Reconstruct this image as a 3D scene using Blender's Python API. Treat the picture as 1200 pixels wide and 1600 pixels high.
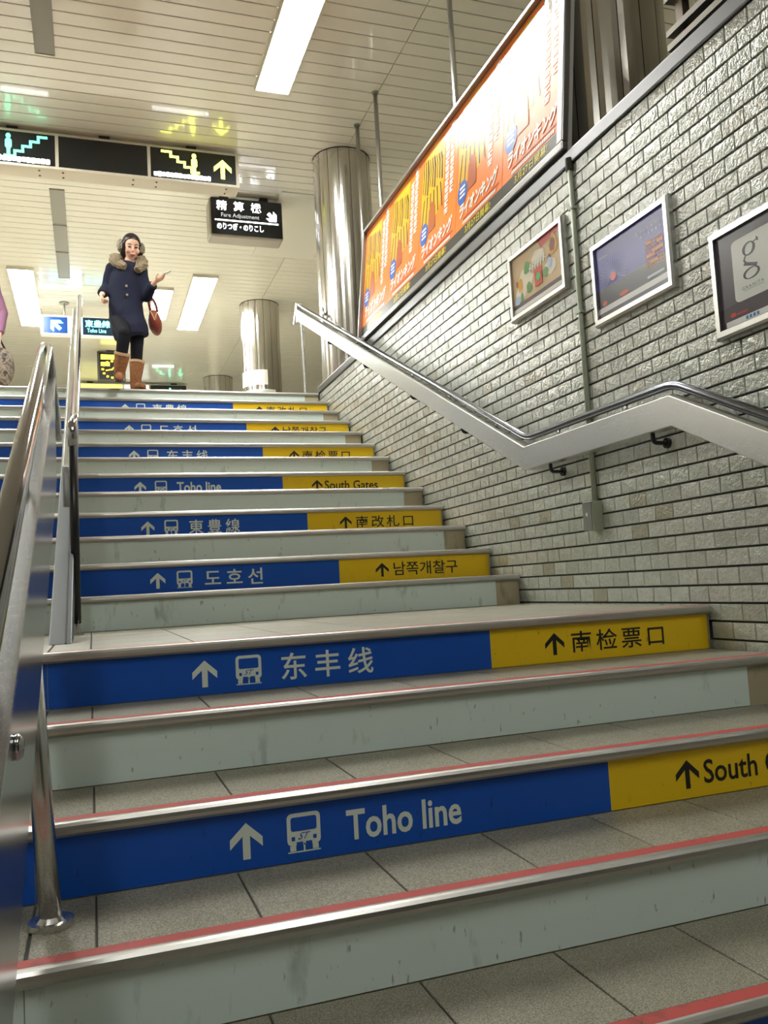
import bpy, bmesh, math, random
import numpy as np
from mathutils import Vector, Matrix, noise as mnoise

random.seed(7)
scene = bpy.context.scene
col = scene.collection
for _o in list(bpy.data.objects):
    bpy.data.objects.remove(_o)

# ------------------------------------------------------------------ camera
CAM = Vector((-2.1929, -2.6356, 0.1434))
FPX = 1326.0
YAW, PITCH, ROLL = 0.33453, 0.085186, -0.054447
_fw = Vector((math.sin(YAW) * math.cos(PITCH), math.cos(YAW) * math.cos(PITCH), math.sin(PITCH)))
_ri = Vector((math.cos(YAW), -math.sin(YAW), 0))
_up = _ri.cross(_fw)
RI = _ri * math.cos(ROLL) + _up * math.sin(ROLL)
UP = -_ri * math.sin(ROLL) + _up * math.cos(ROLL)
cd = bpy.data.cameras.new('camera')
cam = bpy.data.objects.new('camera', cd)
col.objects.link(cam)
cam.matrix_world = Matrix(((RI.x, UP.x, -_fw.x, CAM.x), (RI.y, UP.y, -_fw.y, CAM.y),
                           (RI.z, UP.z, -_fw.z, CAM.z), (0, 0, 0, 1)))
cd.sensor_fit = 'VERTICAL'
cd.sensor_height = 36.0
cd.lens = FPX / 1600 * 36.0
cd.clip_start = 0.02
scene.camera = cam


def at(u, v, y):
    """point on the vertical plane Y=y seen at pixel (u, v)"""
    d = RI * ((u - 600) / FPX) - UP * ((v - 800) / FPX) + _fw
    return CAM + d * ((y - CAM.y) / d.y)


# ------------------------------------------------------------------ world, exposure
world = bpy.data.worlds.new('world')
scene.world = world
world.use_nodes = True
world.node_tree.nodes['Background'].inputs[0].default_value = (0.9, 1.0, 0.92, 1)
world.node_tree.nodes['Background'].inputs[1].default_value = 0.05
scene.view_settings.view_transform = 'Standard'
scene.view_settings.look = 'None'
scene.view_settings.exposure = 0.95
scene.view_settings.gamma = 1.0
scene.view_settings.use_curve_mapping = False
LIGHT = 33.0         # radiance of the fluorescent diffusers

# ------------------------------------------------------------------ materials
MATS = {}


def lin(r, g, b):
    f = lambda c: (c / 255 / 12.92) if c / 255 <= 0.04045 else ((c / 255 + 0.055) / 1.055) ** 2.4
    return (f(r), f(g), f(b))


def mat(name, c, rough=0.5, metal=0.0, emit=0.0, coat=0.0, spec=0.5):
    if name in MATS:
        return MATS[name]
    m = bpy.data.materials.new(name)
    m.use_nodes = True
    p = m.node_tree.nodes['Principled BSDF']
    p.inputs['Base Color'].default_value = (*c, 1)
    p.inputs['Roughness'].default_value = rough
    p.inputs['Metallic'].default_value = metal
    p.inputs['Specular IOR Level'].default_value = spec
    if coat:
        p.inputs['Coat Weight'].default_value = coat
        p.inputs['Coat Roughness'].default_value = 0.06
    if emit:
        p.inputs['Emission Color'].default_value = (*c, 1)
        p.inputs['Emission Strength'].default_value = emit
    MATS[name] = m
    return m


def N(m, t, **kw):
    n = m.node_tree.nodes.new(t)
    for k, v in kw.items():
        if hasattr(n, k):
            setattr(n, k, v)
        else:
            n.inputs[k.replace('_', ' ')].default_value = v
    return n


def L(m, a, b):
    m.node_tree.links.new(a, b)


def coords(m, scale=(1, 1, 1)):
    g = N(m, 'ShaderNodeNewGeometry')
    mp = N(m, 'ShaderNodeMapping')
    mp.inputs['Scale'].default_value = scale
    L(m, g.outputs['Position'], mp.inputs['Vector'])
    return mp.outputs[0]


def ramp(m, src, stops):
    r = N(m, 'ShaderNodeValToRGB')
    e = r.color_ramp.elements
    e[0].position, e[0].color = stops[0][0], (*stops[0][1], 1)
    e[1].position, e[1].color = stops[-1][0], (*stops[-1][1], 1)
    for p, c in stops[1:-1]:
        x = e.new(p)
        x.color = (*c, 1)
    L(m, src, r.inputs[0])
    return r.outputs[0]


def mixc(m, fac, a, b, mode='MIX'):
    x = N(m, 'ShaderNodeMix', data_type='RGBA', blend_type=mode)
    if isinstance(fac, (int, float)):
        x.inputs[0].default_value = fac
    else:
        L(m, fac, x.inputs[0])
    for s, i in ((a, 6), (b, 7)):
        if isinstance(s, tuple):
            x.inputs[i].default_value = (*s, 1)
        else:
            L(m, s, x.inputs[i])
    return x.outputs[2]


def bsdf(m):
    return m.node_tree.nodes['Principled BSDF']


def bump(m, src, strength, dist):
    b = N(m, 'ShaderNodeBump')
    b.inputs['Strength'].default_value = strength
    b.inputs['Distance'].default_value = dist
    L(m, src, b.inputs['Height'])
    L(m, b.outputs[0], bsdf(m).inputs['Normal'])
    return b


def noisetex(m, scale, detail=3, vec=None, rough=0.55):
    n = N(m, 'ShaderNodeTexNoise')
    n.inputs['Scale'].default_value = scale
    n.inputs['Detail'].default_value = detail
    n.inputs['Roughness'].default_value = rough
    L(m, vec if vec is not None else coords(m), n.inputs['Vector'])
    return n.outputs[0]


def scuffed(name, c, dark, rough=0.45, amount=0.66, streak=True):
    """painted plate with vertical scuffs and dirt specks"""
    m = mat(name, c, rough)
    if 'scuff' in m:
        return m
    m['scuff'] = 1
    a = noisetex(m, 9, 4, coords(m, (1.6, 1, 0.55)))
    b = noisetex(m, 70, 2, coords(m, (1, 1, 0.35)))
    s1 = ramp(m, a, [(amount - 0.02, (0, 0, 0)), (amount + 0.1, (0.5, 0.5, 0.5))])
    s2 = ramp(m, b, [(0.69, (0, 0, 0)), (0.75, (0.6, 0.6, 0.6))])
    c1 = mixc(m, s1, c, dark)
    c2 = mixc(m, s2, c1, tuple(x * 0.5 for x in dark))
    L(m, c2, bsdf(m).inputs['Base Color'])
    return m


# tiles of the right wall: rough hewn glaze, each with its own tint
def tile_material():
    m = mat('glazed_tile', (0.4, 0.42, 0.38), 0.35, coat=1.0, spec=0.4)
    bsdf(m).inputs['Coat IOR'].default_value = 1.75
    bsdf(m).inputs['Coat Roughness'].default_value = 0.05
    at_ = N(m, 'ShaderNodeAttribute')
    at_.attribute_name = 'tint'
    base = ramp(m, at_.outputs['Fac'], [(0.0, lin(172, 168, 148)), (0.12, lin(190, 195, 187)),
                                         (0.7, lin(200, 205, 198)), (1.0, lin(210, 214, 208))])
    dirt = noisetex(m, 25, 4)
    d = ramp(m, dirt, [(0.35, (0.86, 0.86, 0.82)), (0.65, (1, 1, 1))])
    L(m, mixc(m, 1.0, base, d, 'MULTIPLY'), bsdf(m).inputs['Base Color'])
    v = coords(m)
    n1 = noisetex(m, 55, 2, v)
    n2 = noisetex(m, 140, 2, v)
    ad = N(m, 'ShaderNodeMath', operation='MULTIPLY_ADD')
    L(m, n2, ad.inputs[0])
    ad.inputs[1].default_value = 0.5
    L(m, n1, ad.inputs[2])
    bp_ = bump(m, ad.outputs[0], 0.8, 0.0056)
    L(m, bp_.outputs[0], bsdf(m).inputs['Coat Normal'])
    return m


def granite():
    m = mat('tread_granite', (0.3, 0.28, 0.22), 0.5)
    v = coords(m)
    a = noisetex(m, 330, 2, v)
    b = noisetex(m, 6, 3, v)
    c = ramp(m, a, [(0.3, lin(92, 90, 78)), (0.5, lin(146, 142, 126)), (0.72, lin(186, 182, 166))])
    d = ramp(m, b, [(0.3, (0.82, 0.82, 0.8)), (0.7, (1, 1, 1))])
    oi = N(m, 'ShaderNodeObjectInfo')
    rr = ramp(m, oi.outputs['Random'], [(0, (0.86, 0.86, 0.84)), (1, (1, 1, 1))])
    c2 = mixc(m, 1.0, mixc(m, 1.0, c, d, 'MULTIPLY'), rr, 'MULTIPLY')
    L(m, c2, bsdf(m).inputs['Base Color'])
    bump(m, a, 0.25, 0.001)
    return m


def brushed(name, c, rough, stretch, amt=0.12):
    m = mat(name, c, rough, 1.0)
    n = noisetex(m, 60, 2, coords(m, stretch))
    mr = N(m, 'ShaderNodeMapRange')
    L(m, n, mr.inputs[0])
    mr.inputs[3].default_value = max(0.03, rough - amt)
    mr.inputs[4].default_value = rough + amt
    L(m, mr.outputs[0], bsdf(m).inputs['Roughness'])
    return m


M_TILE = tile_material()
M_GRANITE = granite()
M_GROUT = mat('grout', lin(70, 72, 68), 0.9)
M_WHITE = scuffed('phosphor_white', lin(218, 233, 229), lin(130, 140, 130), 0.4, 0.63)
M_BEIGE = scuffed('riser_stone', lin(176, 166, 140), lin(110, 100, 78), 0.6, 0.6)
M_BLUE = scuffed('decal_blue', lin(10, 84, 190), lin(20, 70, 140), 0.35, 0.66)
M_YELLOW = scuffed('decal_yellow', lin(240, 200, 20), lin(170, 140, 30), 0.35, 0.66)
M_LETW = mat('letter_white', lin(222, 232, 222), 0.45)
M_LETK = mat('letter_black', lin(28, 28, 24), 0.5)
M_STEEL = brushed('brushed_steel', (0.66, 0.66, 0.65), 0.24, (40, 0.6, 40))
M_FASCIA = brushed('fascia_steel', (0.74, 0.74, 0.73), 0.3, (40, 0.6, 40), 0.08)
M_MIRROR = mat('polished_steel', (0.5, 0.51, 0.52), 0.2, 1.0)
M_FRAME = mat('satin_frame', (0.6, 0.6, 0.59), 0.32, 1.0)
M_CHROME = mat('chrome_tube', (0.5, 0.5, 0.53), 0.09, 1.0)
M_DARKTUBE = mat('dark_tube', (0.2, 0.21, 0.24), 0.18, 1.0)
M_BLACK = mat('black_plastic', (0.012, 0.012, 0.014), 0.3)
M_NOSE = brushed('nosing_steel', (0.56, 0.55, 0.53), 0.33, (0.6, 40, 40))
M_RED = scuffed('grip_red', lin(178, 70, 66), lin(110, 60, 50), 0.6, 0.62)
M_CAP = mat('cap_metal', (0.17, 0.17, 0.18), 0.35, 0.9)
M_COL = brushed('column_steel', (0.62, 0.6, 0.56), 0.2, (40, 40, 0.5), 0.06)
M_DARK = mat('dark_gap', (0.02, 0.02, 0.02), 0.8)
M_CEIL = mat('ceiling_enamel', lin(226, 221, 206), 0.32, coat=0.75)
M_CEILBACK = mat('ceiling_gap', lin(120, 112, 96), 0.8)
M_VENT = mat('vent_grey', lin(148, 144, 134), 0.5)
M_FLOOR = mat('floor_terrazzo', lin(190, 186, 172), 0.35)
M_PLAIN = mat('plain_plaster', lin(222, 216, 200), 0.6)
M_BEIGEFRAME = mat('sign_housing', lin(214, 204, 184), 0.4)
M_SIGNK = mat('sign_black', (0.012, 0.014, 0.016), 0.25)
M_LIGHT = mat('fluorescent', (1.0, 1.0, 0.93), 0.5, emit=LIGHT)
M_EW = mat('lit_white', (0.92, 0.95, 1.0), 0.5, emit=4.0)
M_EG = mat('lit_green', (0.08, 0.8, 0.42), 0.5, emit=3.0)
M_EY = mat('lit_yellow', (0.85, 0.9, 0.08), 0.5, emit=4.0)
M_EC = mat('lit_cyan', (0.15, 0.75, 0.85), 0.5, emit=2.2)
M_EB = mat('lit_blue', (0.35, 0.7, 1.0), 0.5, emit=2.6)
M_EO = mat('lit_orange', (1.0, 0.5, 0.02), 0.5, emit=2.0)
M_CONDUIT = mat('conduit_paint', lin(176, 184, 166), 0.45)


# ------------------------------------------------------------------ mesh helpers
class MB:
    def __init__(s):
        s.v, s.f = [], []

    def add(s, vs, fs):
        k = len(s.v)
        s.v += [tuple(p) for p in vs]
        s.f += [tuple(i + k for i in f) for f in fs]
        return s

    def box(s, x0, x1, y0, y1, z0, z1):
        x0, x1 = sorted((x0, x1)); y0, y1 = sorted((y0, y1)); z0, z1 = sorted((z0, z1))
        v = [(x, y, z) for z in (z0, z1) for y in (y0, y1) for x in (x0, x1)]
        return s.add(v, [(0, 2, 3, 1), (4, 5, 7, 6), (0, 1, 5, 4), (2, 6, 7, 3), (0, 4, 6, 2), (1, 3, 7, 5)])

    def prism(s, poly, axis, a0, a1):
        """extrude a polygon (pairs in the two other axes) along axis 0/1/2"""
        def mk(p, a):
            q = list(p); q.insert(axis, a); return tuple(q)
        n = len(poly)
        v = [mk(p, a0) for p in poly] + [mk(p, a1) for p in poly]
        f = [tuple(range(n - 1, -1, -1)), tuple(range(n, 2 * n))]
        f += [(i, (i + 1) % n, (i + 1) % n + n, i + n) for i in range(n)]
        return s.add(v, f)

    def sweep(s, pts, rads, n=12, closed_ends=True, ref=None):
        """tube through pts; rads scalars or (a, b) ellipse radii"""
        pts = [Vector(p) for p in pts]
        rings = []
        prev = None
        for i, p in enumerate(pts):
            t = (pts[min(i + 1, len(pts) - 1)] - pts[max(i - 1, 0)]).normalized()
            if ref is not None:
                a = Vector(ref) - t * t.dot(Vector(ref))
            elif prev is not None:
                a = prev - t * t.dot(prev)
            else:
                a = Vector((1, 0, 0)) - t * t.x
                if a.length < 0.2:
                    a = Vector((0, 1, 0)) - t * t.y
            a.normalize()
            prev = a
            b = t.cross(a)
            r = rads[i] if isinstance(rads, (list, tuple)) else rads
            ra, rb = r if isinstance(r, (list, tuple)) else (r, r)
            rings.append([p + a * ra * math.cos(2 * math.pi * k / n) + b * rb * math.sin(2 * math.pi * k / n) for k in range(n)])
        v = [q for r in rings for q in r]
        f = []
        for i in range(len(rings) - 1):
            for k in range(n):
                f.append((i * n + k, i * n + (k + 1) % n, (i + 1) * n + (k + 1) % n, (i + 1) * n + k))
        if closed_ends:
            f.append(tuple(range(n - 1, -1, -1)))
            f.append(tuple((len(rings) - 1) * n + k for k in range(n)))
        return s.add(v, f)

    def ellipsoid(s, c, r, nu=16, nv=10, rot=None):
        c = Vector(c)
        v, f = [], []
        for i in range(nv + 1):
            th = math.pi * i / nv
            for k in range(nu):
                ph = 2 * math.pi * k / nu
                p = Vector((r[0] * math.sin(th) * math.cos(ph), r[1] * math.sin(th) * math.sin(ph), r[2] * math.cos(th)))
                if rot is not None:
                    p = rot @ p
                v.append(c + p)
        for i in range(nv):
            for k in range(nu):
                f.append((i * nu + k, (i + 1) * nu + k, (i + 1) * nu + (k + 1) % nu, i * nu + (k + 1) % nu))
        return s.add(v, f)

    def capsule(s, a, b, ra, rb, n=10):
        a, b = Vector(a), Vector(b)
        d = (b - a)
        l = d.length
        d.normalize()
        pts, rr = [], []
        for k in range(4):
            t = math.pi / 2 * k / 4
            pts.append(a - d * ra * math.cos(t)); rr.append(max(1e-4, ra * math.sin(t)))
        for k in range(4):
            pts.append(a + d * l * k / 3); rr.append(ra + (rb - ra) * k / 3)
        for k in range(1, 5):
            t = math.pi / 2 * k / 4
            pts.append(b + d * rb * math.sin(t)); rr.append(max(1e-4, rb * math.cos(t)))
        return s.sweep(pts, rr, n)


ORG = {}


def wloc(o):
    return ORG.get(o.name, Vector((0, 0, 0)))


def build(name, mb, m, parent=None, smooth=False, bevel=0.0, label=None):
    """link the collected faces as ONE mesh object; world coordinates in, local out"""
    if parent is not None:
        org = wloc(parent)
    else:
        a = np.array(mb.v)
        org = Vector(((a[:, 0].min() + a[:, 0].max()) / 2, (a[:, 1].min() + a[:, 1].max()) / 2, a[:, 2].min()))
    me = bpy.data.meshes.new(name)
    me.from_pydata([tuple(Vector(p) - org) for p in mb.v], [], mb.f)
    me.validate()
    me.update()
    if smooth:
        me.polygons.foreach_set('use_smooth', [True] * len(me.polygons))
    me.materials.append(m)
    o = bpy.data.objects.new(name, me)
    col.objects.link(o)
    if parent is not None:
        o.parent = parent
    else:
        o.location = org
    ORG[o.name] = org
    if bevel:
        b = o.modifiers.new('bevel', 'BEVEL')
        b.width = bevel
        b.segments = 2
        b.limit_method = 'ANGLE'
    if label:
        o['label'] = label
    return o


def thing(name, loc, label, cat, group=None):
    o = bpy.data.objects.new(name, None)
    o.empty_display_size = 0.1
    o.location = loc
    col.objects.link(o)
    ORG[o.name] = Vector(loc)
    tag(o, label, cat, group)
    return o


def tag(o, label, cat, group=None):
    o['label'] = label
    o['category'] = cat
    if group:
        o['group'] = group
    return o


def structure(o, label, cat):
    o['kind'] = 'structure'
    return tag(o, label, cat)


def copy_part(src, parent, loc):
    c = src.copy()
    col.objects.link(c)
    c.parent = parent
    c.location = loc
    ORG[c.name] = wloc(parent) if parent else Vector(loc)
    return c


_tc = {}


def text_polys(s, bold=0.0, spacing=1.0, shear=0.0):
    """flat text triangulated, scaled to the unit box: returns verts (x,y) and faces"""
    key = (s, bold, spacing, shear)
    if key in _tc:
        return _tc[key]
    c = bpy.data.curves.new('lettering', 'FONT')
    c.body = s
    c.offset = bold
    c.space_character = spacing
    c.shear = shear
    c.resolution_u = 3
    o = bpy.data.objects.new('lettering', c)
    col.objects.link(o)
    dg = bpy.context.evaluated_depsgraph_get()
    me = bpy.data.meshes.new_from_object(o.evaluated_get(dg))
    vs = [(v.co.x, v.co.y) for v in me.vertices]
    fs = [tuple(p.vertices) for p in me.polygons]
    bpy.data.objects.remove(o)
    bpy.data.curves.remove(c)
    bpy.data.meshes.remove(me)
    x0 = min(v[0] for v in vs); x1 = max(v[0] for v in vs)
    y0 = min(v[1] for v in vs); y1 = max(v[1] for v in vs)
    out = ([((a - x0) / (x1 - x0), (b - y0) / (y1 - y0)) for a, b in vs], fs, (x1 - x0) / (y1 - y0))
    _tc[key] = out
    return out


def put2d(mb, vs, fs, plane):
    """plane(a, b) -> world"""
    return mb.add([plane(a, b) for a, b in vs], fs)


def text_on(mb, s, box, plane, bold=0.0, spacing=1.0, shear=0.0):
    vs, fs, _ = text_polys(s, bold, spacing, shear)
    x0, x1, y0, y1 = box
    return put2d(mb, [(x0 + a * (x1 - x0), y0 + b * (y1 - y0)) for a, b in vs], fs, plane)


def rect2(mb, x0, x1, y0, y1, plane):
    return put2d(mb, [(x0, y0), (x1, y0), (x1, y1), (x0, y1)], [(0, 1, 2, 3)], plane)


def poly2(mb, pts, plane):
    return put2d(mb, pts, [tuple(range(len(pts)))], plane)


def disc2(mb, cx, cy, rx, ry, plane, n=20):
    return poly2(mb, [(cx + rx * math.cos(2 * math.pi * k / n), cy + ry * math.sin(2 * math.pi * k / n)) for k in range(n)], plane)


def rrect2(mb, x0, x1, y0, y1, r, plane):
    pts = []
    for cx, cy, a0 in ((x1 - r, y0 + r, -90), (x1 - r, y1 - r, 0), (x0 + r, y1 - r, 90), (x0 + r, y0 + r, 180)):
        for k in range(4):
            a = math.radians(a0 + 30 * k)
            pts.append((cx + r * math.cos(a), cy + r * math.sin(a)))
    return poly2(mb, pts, plane)


_jit = [0]


def lifted(plane):
    _jit[0] = (_jit[0] + 1) % 9
    o = Vector(plane(0, 0))
    n = (Vector(plane(1, 0)) - o).cross(Vector(plane(0, 1)) - o).normalized() * (_jit[0] * 0.00003)
    return lambda a, b: tuple(Vector(plane(a, b)) + n)


def stroke2(mb, pts, w, plane0):
    for (a, b), (c, d) in zip(pts[:-1], pts[1:]):
        plane = lifted(plane0)
        l = math.hypot(c - a, d - b) or 1
        nx, ny = -(d - b) / l * w / 2, (c - a) / l * w / 2
        ex, ey = (c - a) / l * w / 2, (d - b) / l * w / 2
        poly2(mb, [(a - ex + nx, b - ey + ny), (a - ex - nx, b - ey - ny), (c + ex - nx, d + ey - ny), (c + ex + nx, d + ey + ny)], plane)


def arrow2(mb, cx, cy, w, h, plane, ang=0.0, t=0.2):
    """arrow pointing up, rotated by ang"""
    s = w * t * 1.15
    hw = w / 2
    d = s * 1.25
    k = h / 2 - d - s / 2 * 0.92          # underside of the head where the stem meets it
    pts = [(0, h / 2), (hw, h / 2 - hw * 0.92), (hw, h / 2 - hw * 0.92 - d), (s / 2, k), (s / 2, -h / 2),
           (-s / 2, -h / 2), (-s / 2, k), (-hw, h / 2 - hw * 0.92 - d), (-hw, h / 2 - hw * 0.92)]
    ca, sa = math.cos(ang), math.sin(ang)
    q = [(cx + p[0] * ca - p[1] * sa, cy + p[0] * sa + p[1] * ca) for p in pts]
    put2d(mb, q, [(0, 3, 2, 1), (0, 8, 7, 6), (0, 6, 5, 4, 3)], plane)


# ------------------------------------------------------------------ levels
H, T, LAND = 0.16, 0.3297, 1.4827
XR, XD0, XD1, XL = -0.014, -2.318, -2.320, -4.58   # right end, divider, left end
ZTOP = 13 * H
YTOP = LAND + 12 * T
ZC = 4.6


def nose(j):
    return ((14 - j) * T, (14 - j) * H) if j >= 14 else (LAND + (13 - j) * T, (14 - j) * H)


# ------------------------------------------------------------------ setting: floors, walls, ceiling
mb = MB()
mb.box(-9, 6, YTOP + 0.02, 24, ZTOP - 0.3, ZTOP)
mb.box(0.26, 6, -8, YTOP + 0.02, ZTOP - 0.3, ZTOP)
mb.box(-9, XL - 0.3, -8, YTOP + 0.02, ZTOP - 0.3, ZTOP)
mb.box(XL - 0.3, 0.26, -8, -4.3, ZTOP - 0.3, ZTOP)
structure(build('floor', mb, M_FLOOR), 'pale upper concourse floor around the stairwell', 'floor')
NLOW = 24
structure(build('floor_lower', MB().box(-6, 0.3, -8, nose(NLOW)[0] + 0.05, -11 * H - 0.3, -11 * H), M_FLOOR),
          'lower passage floor at the foot of the stairs', 'floor')
wall_r = structure(build('wall_right', MB().box(0.007, 0.26, -8, YTOP + 0.02, -2.2, ZTOP - 0.005), M_GROUT),
                   'grey glazed brick tile wall along the stairs', 'wall')
structure(build('wall_left', MB().box(XL - 0.3, XL, -8, YTOP + 0.02, -2.2, ZTOP - 0.005), mat('wall_paint', lin(200, 204, 196), 0.5)),
          'pale wall beyond the left half of the stairs', 'wall')
structure(build('trim_1', MB().box(-0.016, 0.26, -3.5, YTOP + 0.02, ZTOP - 0.005, ZTOP + 0.062), M_CAP, bevel=0.006),
          'dark metal coping along the top of the tiled wall', 'trim')
structure(build('trim_2', MB().box(XL - 0.3, XL + 0.02, -3.5, YTOP + 0.02, ZTOP - 0.005, ZTOP + 0.062), M_CAP),
          'dark metal coping over the left stairwell wall', 'trim')
for nm, b in (('wall_far', (-9, 6, 24, 24.2)), ('wall_back', (-9, 6, -8.2, -8)), ('wall_east', (6, 6.2, -8, 24)), ('wall_west', (-9.2, -9, -8, 24))):
    structure(build(nm, MB().box(*b, -2.2, ZC + 0.1), M_PLAIN), 'pale concourse wall on the %s side out of view' % nm[5:], 'wall')

ceil = structure(build('ceiling', MB().box(-9, 6, -8, 24, ZC + 0.012, ZC + 0.1), M_CEILBACK),
                 'glossy cream slatted metal ceiling over the concourse', 'ceiling')
PW = 0.152
SEAM = 0.37
base_l = base_r = None
for i in range(150):
    y0 = -3.0 + i * PW
    for side in (0, 1):
        xa, xb = ((-8.9, SEAM - 0.003), (SEAM + 0.003, 5.9))[side]
        src = (base_l, base_r)[side]
        if src is None:
            m = MB()
            # a shallow tray: flat face, chamfered long edges
            prof = [(0.004, ZC + 0.012), (0.004, ZC + 0.003), (0.008, ZC), (PW - 0.008, ZC), (PW - 0.004, ZC + 0.003), (PW - 0.004, ZC + 0.012)]
            m.prism([(p[0] + y0, p[1]) for p in prof], 0, xa, xb)
            o = build('ceiling_panel', m, M_CEIL, ceil)
            if side == 0:
                base_l = o
            else:
                base_r = o
        else:
            copy_part(src, ceil, (0, i * PW, 0))

# a plain flat ceiling hatch next to the column
structure(build('trim_3', MB().box(-0.08, 0.72, 6.35, 8.2, ZC - 0.012, ZC), mat('hatch_white', lin(222, 218, 206), 0.35), bevel=0.004),
          'plain flat ceiling panel beside the near round column', 'trim')


# ------------------------------------------------------------------ ceiling lights and vents
def ceiling_light(x0, x1, y0, y1, label, n=1, lamp=None):
    t = thing('ceiling_light', ((x0 + x1) / 2, (y0 + y1) / 2, ZC - 0.05), label, 'ceiling light', 'recessed fluorescent ceiling lights')
    m = MB()
    w = 0.012
    m.box(x0 - w, x0, y0 - w, y1 + w, ZC - 0.045, ZC)
    m.box(x1, x1 + w, y0 - w, y1 + w, ZC - 0.045, ZC)
    m.box(x0, x1, y0 - w, y0, ZC - 0.045, ZC)
    m.box(x0, x1, y1, y1 + w, ZC - 0.045, ZC)
    build('housing', m, M_PLAIN, t)
    for k in range(n):
        a = y0 + (y1 - y0) * k / n
        b = y0 + (y1 - y0) * (k + 1) / n
        g = 0.008 if n > 1 else 0.0
        build('diffuser', MB().box(x0, x1, a + g, b - g, ZC - 0.04, ZC - 0.02), lamp or M_LIGHT, t)


ceiling_light(-0.72, -0.43, 1.98, 4.43, 'large bright fluorescent ceiling light at the top centre above the stairs')
ceiling_light(-0.75, -0.42, 9.05, 11.48, 'bright fluorescent ceiling light between the woman and the far column')
ceiling_light(-3.15, -2.84, 9.2, 11.65, 'bright fluorescent ceiling light left of the woman')
ceiling_light(-1.24, -0.98, 9.65, 11.0, 'small twin square ceiling light just right of the woman', 2)
M_LIGHT2 = mat('fluorescent_dim', (1.0, 1.0, 0.93), 0.5, emit=LIGHT * 0.38)  # emission turned down to balance the light on the lower stairs
ceiling_light(-3.6, -3.3, 3.4, 5.85, 'fluorescent ceiling light over the left half of the stairs')
ceiling_light(-0.72, -0.43, -5.0, -2.6, 'fluorescent ceiling light over the lower right stairs', 1, M_LIGHT2)
ceiling_light(-3.15, -2.84, -5.0, -2.6, 'fluorescent ceiling light over the lower left stairs', 1, M_LIGHT2)
ceiling_light(-5.6, -5.3, 5.5, 8.0, 'added out of view ceiling light brightening the concourse beyond the left wall')  # unseen lamp, added to light the left side
ceiling_light(-0.72, -0.43, 16.3, 18.7, 'farthest fluorescent ceiling light deep in the concourse')

for k, (ya, yb, lab) in enumerate(((1.2, 4.40, 'long grey ceiling vent strip at the top left'),
                                   (6.82, 7.72, 'grey ceiling vent strip just beyond the three panel sign'),
                                   (7.75, 8.55, 'middle grey ceiling vent strip above the head of the woman'),
                                   (8.58, 9.5, 'farthest grey ceiling vent strip beside the left light'))):
    t = thing('ceiling_vent', (-2.45, (ya + yb) / 2, ZC - 0.012), lab, 'air vent', 'grey vent strips in the ceiling')
    build('frame', MB().box(-2.53, -2.518, ya, yb, ZC - 0.014, ZC).box(-2.387, -2.375, ya, yb, ZC - 0.014, ZC).box(-2.518, -2.387, ya, ya + .01, ZC - 0.014, ZC).box(-2.518, -2.387, yb - .01, yb, ZC - 0.014, ZC), M_VENT, t)
    build('grille', MB().box(-2.518, -2.387, ya + .01, yb - .01, ZC - 0.010, ZC), M_VENT, t)

# ------------------------------------------------------------------ staircase
stairs = thing('staircase', ((XL + XR) / 2, 0, -11 * H), 'wide station staircase with white, blue and yellow risers and a landing', 'stairs')
stairs['kind'] = 'structure'
stairs_o = wloc(stairs)


def nosing_profile(y, z):
    pts = [(y + 0.002, z + 0.001), (y - 0.004, z + 0.001)]
    for k in range(7):
        a = math.radians(90 - k * 30)
        pts.append((y - 0.006 - 0.013 * max(0, math.cos(math.radians(90 - k * 30))) , z - 0.015 + 0.016 * math.sin(a)))
    pts.append((y + 0.002, z - 0.031))
    return pts


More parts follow.
